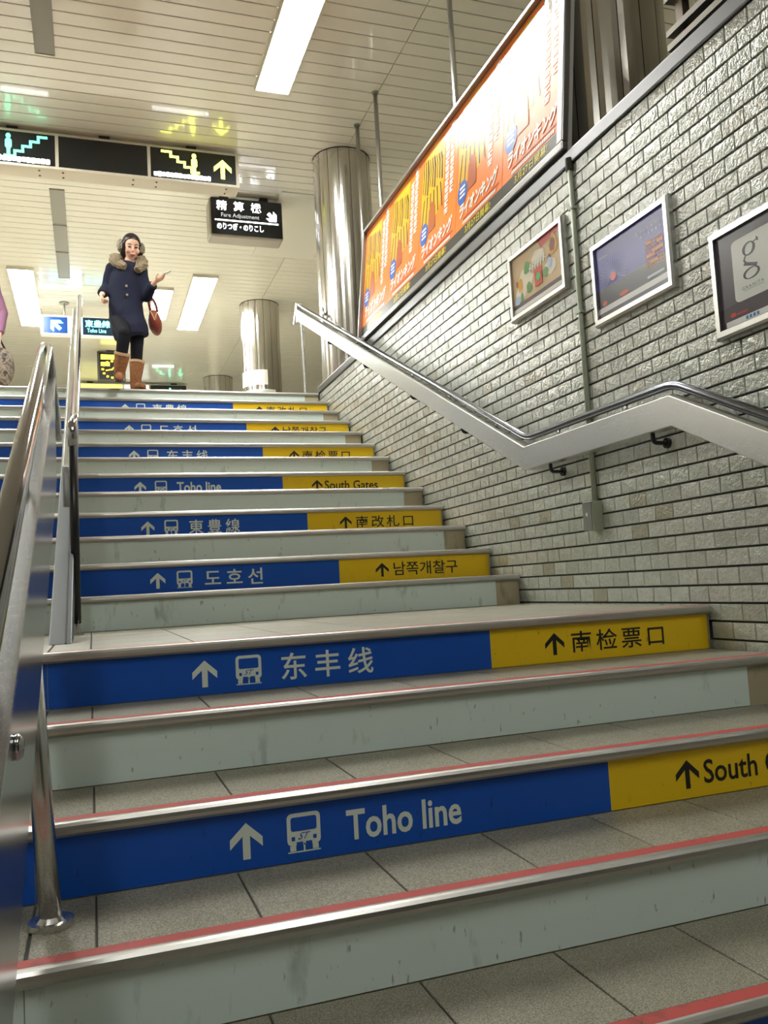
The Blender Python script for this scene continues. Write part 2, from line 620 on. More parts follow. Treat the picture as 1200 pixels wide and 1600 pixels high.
tile_src = {}
STEPS = {}
for j in range(1, NLOW + 1):
    y, z = nose(j)
    yb = nose(j - 1)[0] if j > 1 else y + 0.05
    depth = yb - y
    st = build('step', MB().box(XL, XR, y + 0.001, yb + 0.02, z - H - 0.06, z - 0.008), M_BEIGE, stairs)
    STEPS[j] = st
    for xa, xb in ((XL, XR),):
        build('nosing', MB().prism(nosing_profile(y, z), 0, xa, xb), M_NOSE, st, smooth=False)
        build('grip_strip', MB().box(xa, xb, y + 0.002, y + 0.036, z - 0.008, z + 0.0012), M_RED, st)
    build('tread_bed', MB().box(XL, XR, y + 0.036, yb + 0.001, z - 0.008, z - 0.004), M_GROUT, st)
    # tread tiles, 0.3 m wide
    rows = 1 if depth < 0.5 else 5
    ya = y + 0.037
    rd = (yb - 0.001 - ya) / rows
    for r in range(rows):
        for half in (0, 1):
            xs = [-0.1 - 0.3 * k for k in range(8)] if half == 0 else [XD1 - 0.3 * k for k in range(8)]
            xs = ([XR] + xs[:8] + [XD0]) if half == 0 else xs + [XL]
            xs = sorted(set(max(min(x, XR), XL) for x in xs), reverse=True)
            if half == 1 and j > 21:
                continue
            for a, b in zip(xs[:-1], xs[1:]):
                if a - b < 0.03:
                    continue
                key = (round(a - b, 3), round(rd, 3))
                if key not in tile_src:
                    m = MB()
                    w, d, g = a - b, rd, 0.002
                    # bevelled slab centred on x, from y=0
                    x0, x1, y0, y1 = -w / 2 + g, w / 2 - g, g * 0.5, d - g * 0.5
                    e = 0.0015
                    vs = [(x0, y0, -0.006), (x1, y0, -0.006), (x1, y1, -0.006), (x0, y1, -0.006),
                          (x0, y0, -e), (x1, y0, -e), (x1, y1, -e), (x0, y1, -e),
                          (x0 + e, y0 + e, 0), (x1 - e, y0 + e, 0), (x1 - e, y1 - e, 0), (x0 + e, y1 - e, 0)]
                    fs = [(8, 9, 10, 11)]
                    for q in (0, 4):
                        fs += [(q + k, q + (k + 1) % 4, q + (k + 1) % 4 + 4, q + k + 4) for k in range(4)]
                    me = bpy.data.meshes.new('tread_tile')
                    me.from_pydata(vs, [], fs)
                    me.materials.append(M_GRANITE)
                    tile_src[key] = me
                o = bpy.data.objects.new('tread_tile', tile_src[key])
                col.objects.link(o)
                o.parent = st
                o.location = Vector(((a + b) / 2, ya + r * rd, z)) - stairs_o
    # white photoluminescent plates on the odd risers
    if j % 2 == 1:
        zb = z - H + 0.002
        for xa, xb in ((XD0, -0.153), (XL + 0.14, XD1)):
            build('riser_panel', MB().box(xa, xb, y - 0.0015, y + 0.001, zb, z - 0.0305), M_WHITE, st)

# divider kerb foot strip between the halves is the low steel beam built below

# ------------------------------------------------------------------ wayfinding decals on the even risers
def decal_plane(y, z, off):
    return lambda a, b: (a, y - off, z + b)


BLUE_TXT = {0: 'Toho line', 1: '东丰线', 2: '도호선', 3: '東豊線'}
YEL_TXT = {0: 'South Gates', 1: '南检票口', 2: '남쪽개찰구', 3: '南改札口'}
WHERE = {24: 'lowest', 22: 'second lowest', 20: 'third lowest', 18: 'at the bottom picture edge', 16: 'two risers below the landing edge', 14: 'on the landing edge',
         12: 'second riser above the landing', 10: 'fourth riser above the landing', 8: 'sixth riser above the landing',
         6: 'eighth riser above the landing', 4: 'fourth riser below the top', 2: 'second riser from the top'}
LANG = {0: 'English Toho line', 1: 'simplified Chinese Toho line', 2: 'Korean Toho line', 3: 'Japanese Toho line'}
LANGY = {0: 'English South Gates', 1: 'simplified Chinese south gate', 2: 'Korean south gate', 3: 'Japanese south gate'}


def train_icon(mbw, mbb, pw, pb):
    x0, x1, z0, z1 = -1.784, -1.705, -0.138, -0.050
    w = x1 - x0
    rrect2(mbw, x0, x1, z0 + 0.016, z1, 0.011, pw)
    rect2(mbw, x0 + 0.006, x0 + 0.02, z0 + 0.004, z0 + 0.016, pw)
    rect2(mbw, x1 - 0.02, x1 - 0.006, z0 + 0.004, z0 + 0.016, pw)
    rect2(mbw, x0 + 0.001, x1 - 0.001, z0, z0 + 0.003, pw)
    rect2(mbw, x0 + w / 2 - 0.002, x0 + w / 2 + 0.002, z0 + 0.003, z0 + 0.02, pw)
    rrect2(mbb, x0 + 0.009, x1 - 0.009, z1 - 0.04, z1 - 0.009, 0.005, pb)
    rect2(mbb, x0 + 0.010, x0 + 0.018, z0 + 0.027, z0 + 0.036, pb)
    rect2(mbb, x1 - 0.018, x1 - 0.010, z0 + 0.027, z0 + 0.036, pb)
    text_on(mbb, 'ST', (x0 + 0.025, x1 - 0.024, z0 + 0.029, z0 + 0.044), pb, 0.0, 0.9, 0.5)
    rect2(mbb, x0 + 0.021, x0 + 0.036, z0 + 0.013, z0 + 0.0235, pb)
    rect2(mbb, x1 - 0.036, x1 - 0.021, z0 + 0.013, z0 + 0.0235, pb)


for j in range(2, 23, 2):
    y, z = nose(j)
    k = {0: 0, 1: 1, 2: 2, 3: 3}[((16 - j) // 2) % 4]
    zb = z - H + 0.002
    # right half: blue
    pos = WHERE[j] if j in WHERE else 'below'
    t = thing('direction_decal', (-1.586, y, zb), 'blue decal lettered in %s, %s' % (LANG[k], pos), 'decal', 'blue line decals on the right half of the stairs')
    build('backing', MB().box(XD0, -0.922, y - 0.0015, y + 0.001, zb, z - 0.0305), M_BLUE, t)
    pw, pb = decal_plane(y, z, 0.0022), decal_plane(y, z, 0.0028)
    a = MB(); arrow2(a, -1.8775, -0.0955, 0.074, 0.080, pw)
    build('arrow', a, M_LETW, t)
    mw, mk = MB(), MB()
    train_icon(mw, mk, pw, pb)
    ic = build('train_symbol', mw, M_LETW, t)
    build('symbol_cutout', mk, M_BLUE, ic)
    a = MB()
    if k == 0:
        text_on(a, BLUE_TXT[k], (-1.642, -1.348, -0.130, -0.060), pw, 0.022, 1.0)
    else:
        text_on(a, BLUE_TXT[k], (-1.643, -1.342, -0.136, -0.052), pw, 0.012, 1.45)
    build('lettering', a, M_LETW, t)
    # right half: yellow
    t = thing('direction_decal', (-0.47, y, zb), 'yellow decal lettered in %s, %s' % (LANGY[k], pos), 'decal', 'yellow gate decals on the stairs')
    build('backing', MB().box(-0.922, XR - 0.012, y - 0.0015, y + 0.001, zb, z - 0.0305), M_YELLOW, t)
    a = MB(); arrow2(a, -0.676, -0.0945, 0.076, 0.076, pw, 0, 0.17)
    build('arrow', a, M_LETK, t)
    a = MB()
    if k == 0:
        text_on(a, YEL_TXT[k], (-0.622, -0.226, -0.126, -0.062), pw, 0.014, 1.0)
    else:
        text_on(a, YEL_TXT[k], (-0.609, -0.222, -0.130, -0.056), pw, 0.008, 1.3 if k != 2 else 1.0)
    build('lettering', a, M_LETK, t)
    # left half
    o = build('direction_decal', MB().box(XL + 0.02, XD1, y - 0.0015, y + 0.001, zb, z - 0.0305), M_BLUE)
    tag(o, 'plain blue decal left of the divider rail, %s' % pos, 'decal', 'blue decals on the left half of the stairs')

# ------------------------------------------------------------------ right wall tiles
TP, TH_ = 0.1115, 0.0667
Z0R = 0.0081


def floor_z(y):
    """top of the stair surface at y (lowest visible wall point)"""
    if y < 0:
        return -math.ceil(-y / T - 1e-6) * H
    if y < LAND:
        return 0.0
    return min(ZTOP, (math.floor((y - LAND) / T) + 1) * H)


cells = []
for k in range(-30, 32):
    za = Z0R + k * TH_
    zb_ = za + TH_
    if zb_ > ZTOP + 0.03:
        continue
    off = 0.003 if k % 2 == 0 else 0.003 + TP / 2
    i0 = int((-3.2 - off) / TP) - 1
    for i in range(i0, 60):
        ya = off + i * TP
        yb = ya + TP
        if ya > YTOP - 0.01 or ya < -3.2:
            continue
        if zb_ < floor_z(ya + 0.001) - 0.02 and zb_ < floor_z(yb) - 0.02:
            continue
        yb = min(yb, YTOP)
        zt = min(zb_, ZTOP + 0.002)
        if zt - za < 0.015 or yb - ya < 0.02:
            continue
        cells.append((ya, yb, za, zt))


def pix(p):
    d = Vector(p) - CAM
    w = d.dot(_fw)
    if w < 0.1:
        return None
    return 600 + FPX * d.dot(RI) / w, 800 - FPX * d.dot(UP) / w, w


def vis(c):
    q = pix((0, (c[0] + c[1]) / 2, (c[2] + c[3]) / 2))
    return q is not None and -10 < q[0] < 1215 and -10 < q[1] < 1610


G2 = 0.0028


def tile_geo(w, h, rnd):
    """one tile: proud face with chamfered edges, face at -X; origin at tile centre on the wall"""
    y0, y1, z0, z1 = -w / 2 + 0.002, w / 2 - 0.002, -h / 2 + 0.0036, h / 2 - 0.0036
    e = 0.0016
    t = [rnd.uniform(-0.0012, 0.0012) for _ in range(4)]
    vs = [(0.007, y0, z0), (0.007, y1, z0), (0.007, y1, z1), (0.007, y0, z1),
          (0.001, y0, z0), (0.001, y1, z0), (0.001, y1, z1), (0.001, y0, z1),
          (-0.002 + t[0], y0 + e, z0 + e), (-0.002 + t[1], y1 - e, z0 + e), (-0.002 + t[2], y1 - e, z1 - e), (-0.002 + t[3], y0 + e, z1 - e),
          (-0.0032 + t[0], 0.1 * w * rnd.uniform(-1, 1), 0.1 * h * rnd.uniform(-1, 1))]
    fs = []
    for q in (0, 4):
        fs += [(q + k, q + k + 4, q + (k + 1) % 4 + 4, q + (k + 1) % 4) for k in range(4)]
    fs += [(8 + k, 12, 8 + (k + 1) % 4) for k in range(4)]
    return vs, fs


order = sorted((c for c in cells if vis(c)), key=lambda c: pix((0, c[0], c[2]))[2])
full = [c for c in order if c[1] - c[0] > TP - 0.001 and c[3] - c[2] > TH_ - 0.001]
near = set(full[:298])
rn = random.Random(3)
variants = []
for q in range(14):
    vs, fs = tile_geo(TP, TH_, rn)
    me = bpy.data.meshes.new('tile')
    me.from_pydata(vs, [], fs)
    a = me.attributes.new('tint', 'FLOAT', 'POINT')
    tv = 0.02 if q == 0 else rn.uniform(0.1, 1)
    a.data.foreach_set('value', [tv] * len(vs))
    me.materials.append(M_TILE)
    variants.append(me)
wo = wloc(wall_r)
for c in near:
    me = variants[rn.randrange(1, 14)] if rn.random() > 0.03 else variants[0]
    o = bpy.data.objects.new('tile', me)
    col.objects.link(o)
    o.parent = wall_r
    o.location = Vector((0, (c[0] + c[1]) / 2, (c[2] + c[3]) / 2)) - wo
V, F, TN = [], [], []
for c in cells:
    if c in near:
        continue
    vs, fs = tile_geo(c[1] - c[0], c[3] - c[2], rn)
    k = len(V)
    cy, cz = (c[0] + c[1]) / 2, (c[2] + c[3]) / 2
    V += [(p[0] - wo.x, p[1] + cy - wo.y, p[2] + cz - wo.z) for p in vs]
    F += [tuple(i + k for i in f) for f in fs]
    TN += [0.02 if rn.random() < 0.04 else rn.uniform(0.1, 1)] * len(vs)
me = bpy.data.meshes.new('tile_field')
me.from_pydata(V, [], F)
a = me.attributes.new('tint', 'FLOAT', 'POINT')
a.data.foreach_set('value', TN)
me.materials.append(M_TILE)
o = bpy.data.objects.new('tile_field', me)
col.objects.link(o)
o.parent = wall_r
o['kind'] = 'stuff'


# ------------------------------------------------------------------ right handrail
def fillet(pts, r=0.07, n=5):
    pts = [Vector(p) for p in pts]
    out = [pts[0]]
    for a, b, c in zip(pts[:-2], pts[1:-1], pts[2:]):
        d1 = (a - b).normalized(); d2 = (c - b).normalized()
        l = min(r, (a - b).length * 0.45, (c - b).length * 0.45)
        p, q = b + d1 * l, b + d2 * l
        for k in range(n + 1):
            t = k / n
            out.append(p * (1 - t) ** 2 + b * 2 * t * (1 - t) + q * t * t)
    out.append(pts[-1])
    return out


def yz_beam(path, x0, x1, h0, h1):
    """beam following a path of (y, z) points, mitred; h0..h1 above the path"""
    m = MB()
    vs, fs = [], []
    for y, z in path:
        vs += [(x0, y, z + h0), (x1, y, z + h0), (x1, y, z + h1), (x0, y, z + h1)]
    for i in range(len(path) - 1):
        for k in range(4):
            fs.append((i * 4 + k, i * 4 + (k + 1) % 4, i * 4 + 4 + (k + 1) % 4, i * 4 + 4 + k))
    fs += [(3, 2, 1, 0), tuple(len(vs) - 4 + k for k in range(4))]
    return m.add(vs, fs)


SL = H / T
YB0, YB1 = 0.01, 1.165           # bends at the landing
def rail_z(y):
    return SL * (y - YB0) if y < YB0 else (0.0 if y < YB1 else SL * (y - YB1))


RPATH = [(-3.4, rail_z(-3.4)), (YB0, 0), (YB1, 0), (5.82, rail_z(5.82))]
hr = thing('handrail', (-0.08, 1.2, 0), 'steel handrail with broad fascia bending over the landing along the tiled wall', 'handrail')
build('fascia', yz_beam(RPATH, -0.104, -0.044, 0.683, 0.802), M_FASCIA, hr, bevel=0.003)
build('top_strip', yz_beam(RPATH, -0.094, -0.054, 0.802, 0.806), M_VENT, hr)
tp = fillet([(-0.074, y, z + 0.848) for y, z in RPATH], 0.06)
build('grip_tube', MB().sweep(tp, 0.018, 14), M_DARKTUBE, hr, smooth=True)
for y in [-3.0, -2.4, -1.8, -1.2, -0.6, 0.32, 0.86, 1.5, 2.1, 2.7, 3.3, 3.9, 4.5, 5.1, 5.6]:
    z = rail_z(y)
    build('stub', MB().sweep([(-0.074, y, z + 0.804), (-0.074, y, z + 0.835)], 0.007, 8), M_STEEL, hr, smooth=True)
for y in [-2.6, -1.7, -0.8, 0.163, 0.961, 1.95, 2.75, 3.75, 4.75]:
    z = rail_z(y)
    m = MB()
    m.sweep(fillet([(-0.074, y, z + 0.69), (-0.074, y, z + 0.645), (0.0, y, z + 0.645)], 0.035), 0.009, 8)
    m.sweep([(-0.014, y, z + 0.645), (0.001, y, z + 0.645)], 0.022, 12)
    build('bracket', m, M_BLACK, hr, smooth=False)
m = MB()
yy = 1.25
while yy < 5.7:
    z = rail_z(yy)
    m.add([(-0.09, yy, z + 0.8075), (-0.058, yy, z + 0.8075), (-0.058, yy + 0.035, z + 0.8075 + 0.035 * SL), (-0.09, yy + 0.035, z + 0.8075 + 0.035 * SL)], [(0, 1, 2, 3)])
    yy += 0.11
o = build('slot', m, M_BLACK, hr)
o['kind'] = 'stuff'
zE = rail_z(5.82)
build('end_plate', MB().prism([(5.815, zE + 0.67), (5.815, zE + 0.87), (5.835, zE + 0.875), (5.99, zE + 0.70), (5.96, zE + 0.68), (5.85, zE + 0.80), (5.84, zE + 0.67)], 0, -0.104, -0.044), M_FASCIA, hr)
build('end_post', MB().sweep([(-0.074, 5.72, ZTOP), (-0.074, 5.72, rail_z(5.72) + 0.69)], 0.016, 12).sweep([(-0.074, 5.72, ZTOP), (-0.074, 5.72, ZTOP + 0.01)], 0.04, 16), M_STEEL, hr, smooth=False)

# ------------------------------------------------------------------ divider rails on the left
def low_z(y):
    return SL * y


da = thing('handrail', (-2.31, -1.2, -0.6), 'polished divider handrail rising from the lower left foreground to the landing', 'handrail')
AP = [(-3.2, low_z(-3.2)), (0.10, low_z(0.10))]
build('fascia', yz_beam(AP, -2.306, -2.286, 0.45, 0.77), M_MIRROR, da, bevel=0.003)
build('reflection_band', yz_beam(AP, -2.346, -2.307, 0.47, 0.73), M_CAP, da)  # added dark box imitating the reflected dark band between tube and lip
build('fascia_lip', yz_beam(AP, -2.310, -2.283, 0.765, 0.78), M_STEEL, da)
ta = fillet([(-2.312, -3.2, low_z(-3.2) + 0.865), (-2.312, 0.16, low_z(0.16) + 0.865), (-2.295, 0.23, 0.72), (-2.295, 0.23, 0.66)], 0.05)
build('grip_tube', MB().sweep(ta, 0.021, 18), M_CHROME, da, smooth=True)
for y in (-2.9, -2.2, -1.5, -0.85, -0.2):
    build('stub', MB().sweep([(-2.312, y, low_z(y) + 0.775), (-2.312, y, low_z(y) + 0.855)], 0.008, 8), M_CHROME, da, smooth=True)
build('knob', MB().ellipsoid((-2.283, -1.50, low_z(-1.50) + 0.70), (0.010, 0.016, 0.016)), M_CHROME, da, smooth=True)
# posts standing on the treads
pb_ = Vector((-2.283, -0.80, -3 * H))
build('post', MB().sweep([pb_, (-2.314, -0.80, low_z(-0.80) + 0.47)], 0.021, 16), M_STEEL, da, smooth=True)
build('post_flange', MB().sweep([pb_ + Vector((0, 0, 0)), pb_ + Vector((0, 0, 0.012))], 0.043, 24).sweep([pb_ + Vector((0, 0, 0.012)), pb_ + Vector((0, 0, 0.02))], [0.03, 0.022], 24), M_STEEL, da)
pb2 = Vector((-2.30, -2.45, nose(22)[1]))
build('post', MB().sweep([pb2, (-2.316, -2.45, low_z(-2.45) + 0.47)], 0.021, 16), M_STEEL, da, smooth=True)


def up_z(y):
    return H + SL * (y - LAND)


db = thing('handrail', (-2.30, 2.6, 0.0), 'divider handrail on the upper flight with black lower post', 'handrail')
yf = 0.47
ytop = 5.75
# low steel beam sloping right down to the landing
zoff = -up_z(yf)
BP = [(yf - 0.03, up_z(yf - 0.03)), (ytop, up_z(ytop))]
m = MB()
h1 = zoff
prof = [(yf, 0.0), (ytop, up_z(ytop) + h1), (ytop, up_z(ytop) + h1 - 0.16), (yf + 0.33, 0.0)]
build('beam', MB().prism(prof, 0, -2.337, -2.262), mat('beam_steel', (0.05, 0.06, 0.08), 0.35, 0.0), db, bevel=0.004)
build('beam_edge', MB().prism([(yf, 0.001), (ytop, up_z(ytop) + h1 + 0.001), (ytop, up_z(ytop) + h1 + 0.004), (yf, 0.004)], 0, -2.285, -2.280), M_BLACK, db)
build('fascia', yz_beam([(1.2, up_z(1.2)), (ytop, up_z(ytop))], -2.30, -2.242, 0.52, 0.70), M_MIRROR, db, bevel=0.004)
zb_ = up_z(1.2)
tb = fillet([(-2.256, 1.16, 0.80), (-2.256, 1.16, 0.90), (-2.25, 1.45, up_z(1.45) + 0.83), (-2.238, ytop, up_z(ytop) + 0.82), (-2.238, ytop + 0.02, up_z(ytop) + 0.62)], 0.06)
build('grip_tube', MB().sweep(tb, 0.02, 16), M_CHROME, db, smooth=True)
build('post', MB().sweep([(-2.258, 1.22, 0.05), (-2.256, 1.16, 0.82)], 0.019, 16), M_BLACK, db, smooth=True, label='black lower post')
build('post_foot', MB().sweep([(-2.258, 1.222, 0.0), (-2.258, 1.22, 0.055)], 0.016, 14).sweep([(-2.258, 1.222, 0.0), (-2.258, 1.222, 0.008)], 0.03, 18), M_CHROME, db, smooth=False)
for y in (2.2, 3.2, 4.2, 5.2):
    build('stub', MB().sweep([(-2.252, y, up_z(y) + 0.69), (-2.25, y, up_z(y) + 0.82)], 0.008, 8), M_CHROME, db, smooth=True)
build('top_post', MB().sweep([(-2.27, ytop - 0.05, ZTOP), (-2.27, ytop - 0.05, up_z(ytop) + 0.55)], 0.02, 12), M_STEEL, db, smooth=True)

# ------------------------------------------------------------------ columns
NP = 16


def column(cx, cy, r, label):
    t = thing('column', (cx, cy, ZTOP), label, 'column', 'steel clad round columns')
    build('core', MB().sweep([(cx, cy, ZTOP), (cx, cy, ZC)], r - 0.012, 32), M_DARK, t, smooth=True)
    for k in range(NP):
        a0 = 2 * math.pi * (k + 0.02) / NP
        a1 = 2 * math.pi * (k + 0.98) / NP
        m = MB()
        pts = []
        for q in range(5):
            a = a0 + (a1 - a0) * q / 4
            rr = r if 0 < q < 4 else r - 0.004
            pts.append((cx + rr * math.cos(a), cy + rr * math.sin(a)))
        pts += [(cx + (r - 0.013) * math.cos(a1), cy + (r - 0.013) * math.sin(a1)), (cx + (r - 0.013) * math.cos(a0), cy + (r - 0.013) * math.sin(a0))]
        m.prism(pts, 2, ZTOP + 0.001, ZC - 0.006)
        build('cladding_panel', m, M_COL, t)
    build('collar', MB().sweep([(cx, cy, ZC - 0.008), (cx, cy, ZC)], r + 0.004, 40), mat('collar_dark', (0.05, 0.05, 0.05), 0.5), t)


column(0.385, 0.90, 0.30, 'nearest steel clad column above the tiled wall at the top right')
column(0.385, 5.55, 0.30, 'tall steel clad column behind the left end of the billboard')
column(0.385, 10.2, 0.30, 'steel clad column with paper notices beyond the top of the stairs')
column(0.385, 14.85, 0.30, 'farthest steel clad column of which only the top shows')


def curved_sheet(cx, cy, r, a0, a1, z0, z1, m, label, th=0.002):
    b = MB()
    pts = [(cx + r * math.cos(a0 + (a1 - a0) * k / 10), cy + r * math.sin(a0 + (a1 - a0) * k / 10)) for k in range(11)]
    pts += [(cx + (r + th) * math.cos(a1 + (a0 - a1) * k / 10), cy + (r + th) * math.sin(a1 + (a0 - a1) * k / 10)) for k in range(11)]
    b.prism(pts, 2, z0, z1)
    return tag(build('paper_notice', b, m), label, 'notice', 'notices on the column')


M_PAPER = mat('paper', lin(236, 236, 230), 0.6)
curved_sheet(0.385, 10.2, 0.301, math.radians(180), math.radians(275), 3.27, 3.5, M_PAPER, 'upper white paper notice wrapped around the far column')
curved_sheet(0.385, 10.2, 0.301, math.radians(196), math.radians(300), 2.75, 3.2, mat('paper_grey', lin(214, 220, 214), 0.5), 'lower pale notice wrapped around the far column')

# ------------------------------------------------------------------ poles above the billboard
for y, lab in ((4.84, 'slim steel pole beside the tall column'), (4.28, 'slim steel pole at the left part of the billboard'),
               (2.62, 'slim steel pole behind the middle of the billboard')):
    t = thing('support_pole', (0.345, y, ZTOP), lab, 'pole', 'steel poles behind the billboard')
    build('tube', MB().sweep([(0.345, y, ZTOP), (0.345, y, ZC - 0.004)], 0.02, 14), M_STEEL, t, smooth=True)
    build('flange', MB().sweep([(0.345, y, ZC - 0.012), (0.345, y, ZC)], 0.032, 16), M_VENT, t)

# ------------------------------------------------------------------ billboard with five posters
BY0, BY1, BZ0, BZ1 = 0.72, 4.04, ZTOP + 0.075, ZTOP + 1.095
TILT = math.radians(6.0)


def bpl(off):
    """plane of the billboard: a runs along -Y from the far end, b up; off towards the viewer"""
    def f(a, b):
        return (b * math.sin(TILT) - off * math.cos(TILT), BY1 - a, BZ0 + b * math.cos(TILT) + off * math.sin(TILT))
    return f


def bbox3(m, a0, a1, b0, b1, o0, o1):
    lo, hi = bpl(o0), bpl(o1)
    v = [lo(a0, b0), lo(a1, b0), lo(a1, b1), lo(a0, b1), hi(a0, b0), hi(a1, b0), hi(a1, b1), hi(a0, b1)]
    return m.add(v, [(0, 3, 2, 1), (4, 5, 6, 7), (0, 1, 5, 4), (1, 2, 6, 5), (2, 3, 7, 6), (3, 0, 4, 7)])


BW, BH = BY1 - BY0, BZ1 - BZ0
bb = thing('billboard', (0.02, (BY0 + BY1) / 2, BZ0), 'long framed billboard with a row of five orange posters above the tiled wall', 'billboard')
build('backing', bbox3(MB(), 0, BW, 0, BH, -0.02, 0.0), mat('billboard_grey', lin(190, 190, 188), 0.4), bb)
m = MB()
fwid = 0.045
bbox3(m, 0, BW, 0, fwid, 0, 0.035); bbox3(m, 0, BW, BH - fwid * 0.6, BH, 0, 0.035)
bbox3(m, 0, fwid * 0.5, fwid, BH - fwid * 0.6, 0, 0.035); bbox3(m, BW - fwid * 1.2, BW, fwid, BH - fwid * 0.6, 0, 0.035)
build('frame', m, mat('billboard_frame', (0.33, 0.33, 0.34), 0.3, 0.9), bb, bevel=0.006)


def gloss(name, c, rough=0.3):
    return mat(name, c, rough, spec=0.36)


M_OR = gloss('print_orange', lin(246, 128, 40))
M_OCH = gloss('print_ochre', lin(240, 172, 36))
M_PK = gloss('print_black', lin(46, 42, 40))
M_PW = gloss('print_white', lin(240, 240, 236))
M_PB = gloss('print_blue', lin(40, 96, 190))
M_PR = gloss('print_red', lin(196, 60, 40))
M_PY = gloss('print_yellow', lin(236, 214, 40))
M_PBR = gloss('print_brown', lin(176, 84, 40))
pwid = (BW - 0.075) / 5
rp = random.Random(5)
for k in range(5):
    a0 = 0.025 + k * pwid
    b0, b1 = 0.05, BH - 0.03
    ph = b1 - b0
    p = build('poster', bbox3(MB(), a0 + 0.002, a0 + pwid - 0.002, b0, b1, 0.0, 0.0015), M_OR, bb)
    q = lambda o, a0=a0, b0=b0, ph=ph: (lambda a, b: bpl(o)(a0 + a * pwid, b0 + b * ph))
    P2, P3, P4 = q(0.0022), q(0.003), q(0.0038)
    # generic ochre field with leaning dark bands
    a = MB()
    poly2(a, [(0.05, 0.45), (0.16, 0.40), (0.55, 0.42), (0.66, 0.62), (0.64, 0.95), (0.4, 0.98), (0.1, 0.96), (0.04, 0.7)], P2)
    build('colour_field', a, M_OCH, p)
    a = MB()
    for s in range(9):
        x = 0.07 + 0.062 * s
        stroke2(a, [(x, 0.93 - 0.01 * s), (x + 0.03, 0.80), (x + 0.005 * s, 0.70 - 0.02 * (s % 3))], 0.016 + 0.008 * (s % 3), P3)
    for s in range(6):
        x = 0.12 + 0.09 * s
        stroke2(a, [(x, 0.62), (x + 0.02 * (s - 2), 0.44)], 0.022, P3)
    build('dark_bands', a, M_PK, p)
    a = MB()
    poly2(a, [(0.26, 0.33), (0.46, 0.33), (0.44, 0.5), (0.34, 0.56), (0.27, 0.5)], P4)
    build('brown_shape', a, M_PBR, p)
    a = MB()
    for cx, n0, n1 in ((0.865, 0.97, 10), (0.745, 0.90, 11)):
        for s in range(n1):
            z = n0 - s * 0.052
            g = 0.048
            x_ = cx - 0.012 * (s % 2)
            rect2(a, cx - g, cx + g, z - 0.015, z - 0.003, P4)
            rect2(a, cx - g * 0.8, cx + g * 0.8, z - 0.043, z - 0.031, P4)
            rect2(a, x_ - 0.013, x_ + 0.013, z - 0.031, z - 0.015, P4)
            rect2(a, cx - g, x_ - 0.02, z - 0.027, z - 0.019, P4)
            if s % 3:
                rect2(a, x_ + 0.02, cx + g, z - 0.027, z - 0.019, P4)
    build('vertical_lettering', a, M_PW, p)
    a = MB(); disc2(a, 0.15, 0.355, 0.11, 0.085, P4)
    bd = build('badge', a, M_PB, p)
    a = MB()
    text_on(a, 'ライオンキング', (0.10, 0.92, 0.175, 0.285), q(0.0045), 0.045, 0.95, 0.15)
    build('title_lettering', a, M_PW, p)
    a = MB()
    for s in range(3):
        rect2(a, 0.09, 0.21, 0.40 - s * 0.03, 0.384 - s * 0.03, q(0.0045))
    build('badge_lettering', a, M_PW, p)
    a = MB(); rect2(a, 0.18, 0.94, 0.156, 0.164, P4)
    build('underline', a, M_PR, p)
    a = MB()
    for s in range(22):
        rect2(a, 0.18 + 0.032 * s, 0.205 + 0.032 * s, 0.122, 0.144, P4)
    build('small_lettering', a, M_PW, p)
    a = MB(); rect2(a, 0.0, 1.0, 0.0, 0.108, P3)
    build('black_band', a, M_PK, p)
    a = MB(); text_on(a, '3月27日開幕!', (0.24, 0.78, 0.045, 0.100), q(0.0045), 0.01, 1.05)
    build('date_lettering', a, M_PY, p)


# ------------------------------------------------------------------ framed posters on the tiled wall
def wall_poster(y_far, y_near, z0, z1, label, bg):
    w, h = y_far - y_near, z1 - z0
    t = thing('poster_frame', (-0.02, (y_far + y_near) / 2, z0), label, 'framed poster', 'framed posters on the tiled wall')
    pl = lambda o: (lambda a, b: (-o, y_far - a * w, z0 + b * h))
    fr = 0.028
    m = MB()
    o4 = [(y_near, z0), (y_far, z0), (y_far, z1), (y_near, z1)]
    i4 = [(y_near + fr, z0 + fr), (y_far - fr, z0 + fr), (y_far - fr, z1 - fr), (y_near + fr, z1 - fr)]
    e = 0.008
    c4 = [(y_near + e, z0 + e), (y_far - e, z0 + e), (y_far - e, z1 - e), (y_near + e, z1 - e)]
    vs = [(-0.001, *p_) for p_ in o4] + [(-0.024, *p_) for p_ in o4] + [(-0.032, *p_) for p_ in c4] + [(-0.032, *p_) for p_ in i4] + [(-0.012, *p_) for p_ in i4]
    m.add(vs, [(r_ * 4 + k_, r_ * 4 + (k_ + 1) % 4, r_ * 4 + 4 + (k_ + 1) % 4, r_ * 4 + 4 + k_) for r_ in range(4) for k_ in range(4)])
    build('frame', m, M_FRAME, t)
    p = build('poster', MB().box(-0.02, -0.005, y_near + fr * 0.9, y_far - fr * 0.9, z0 + fr * 0.9, z1 - fr * 0.9), bg, t)
    return t, p, pl


gl = lambda n, r, g, b: gloss('print_' + n, lin(r, g, b), 0.24)
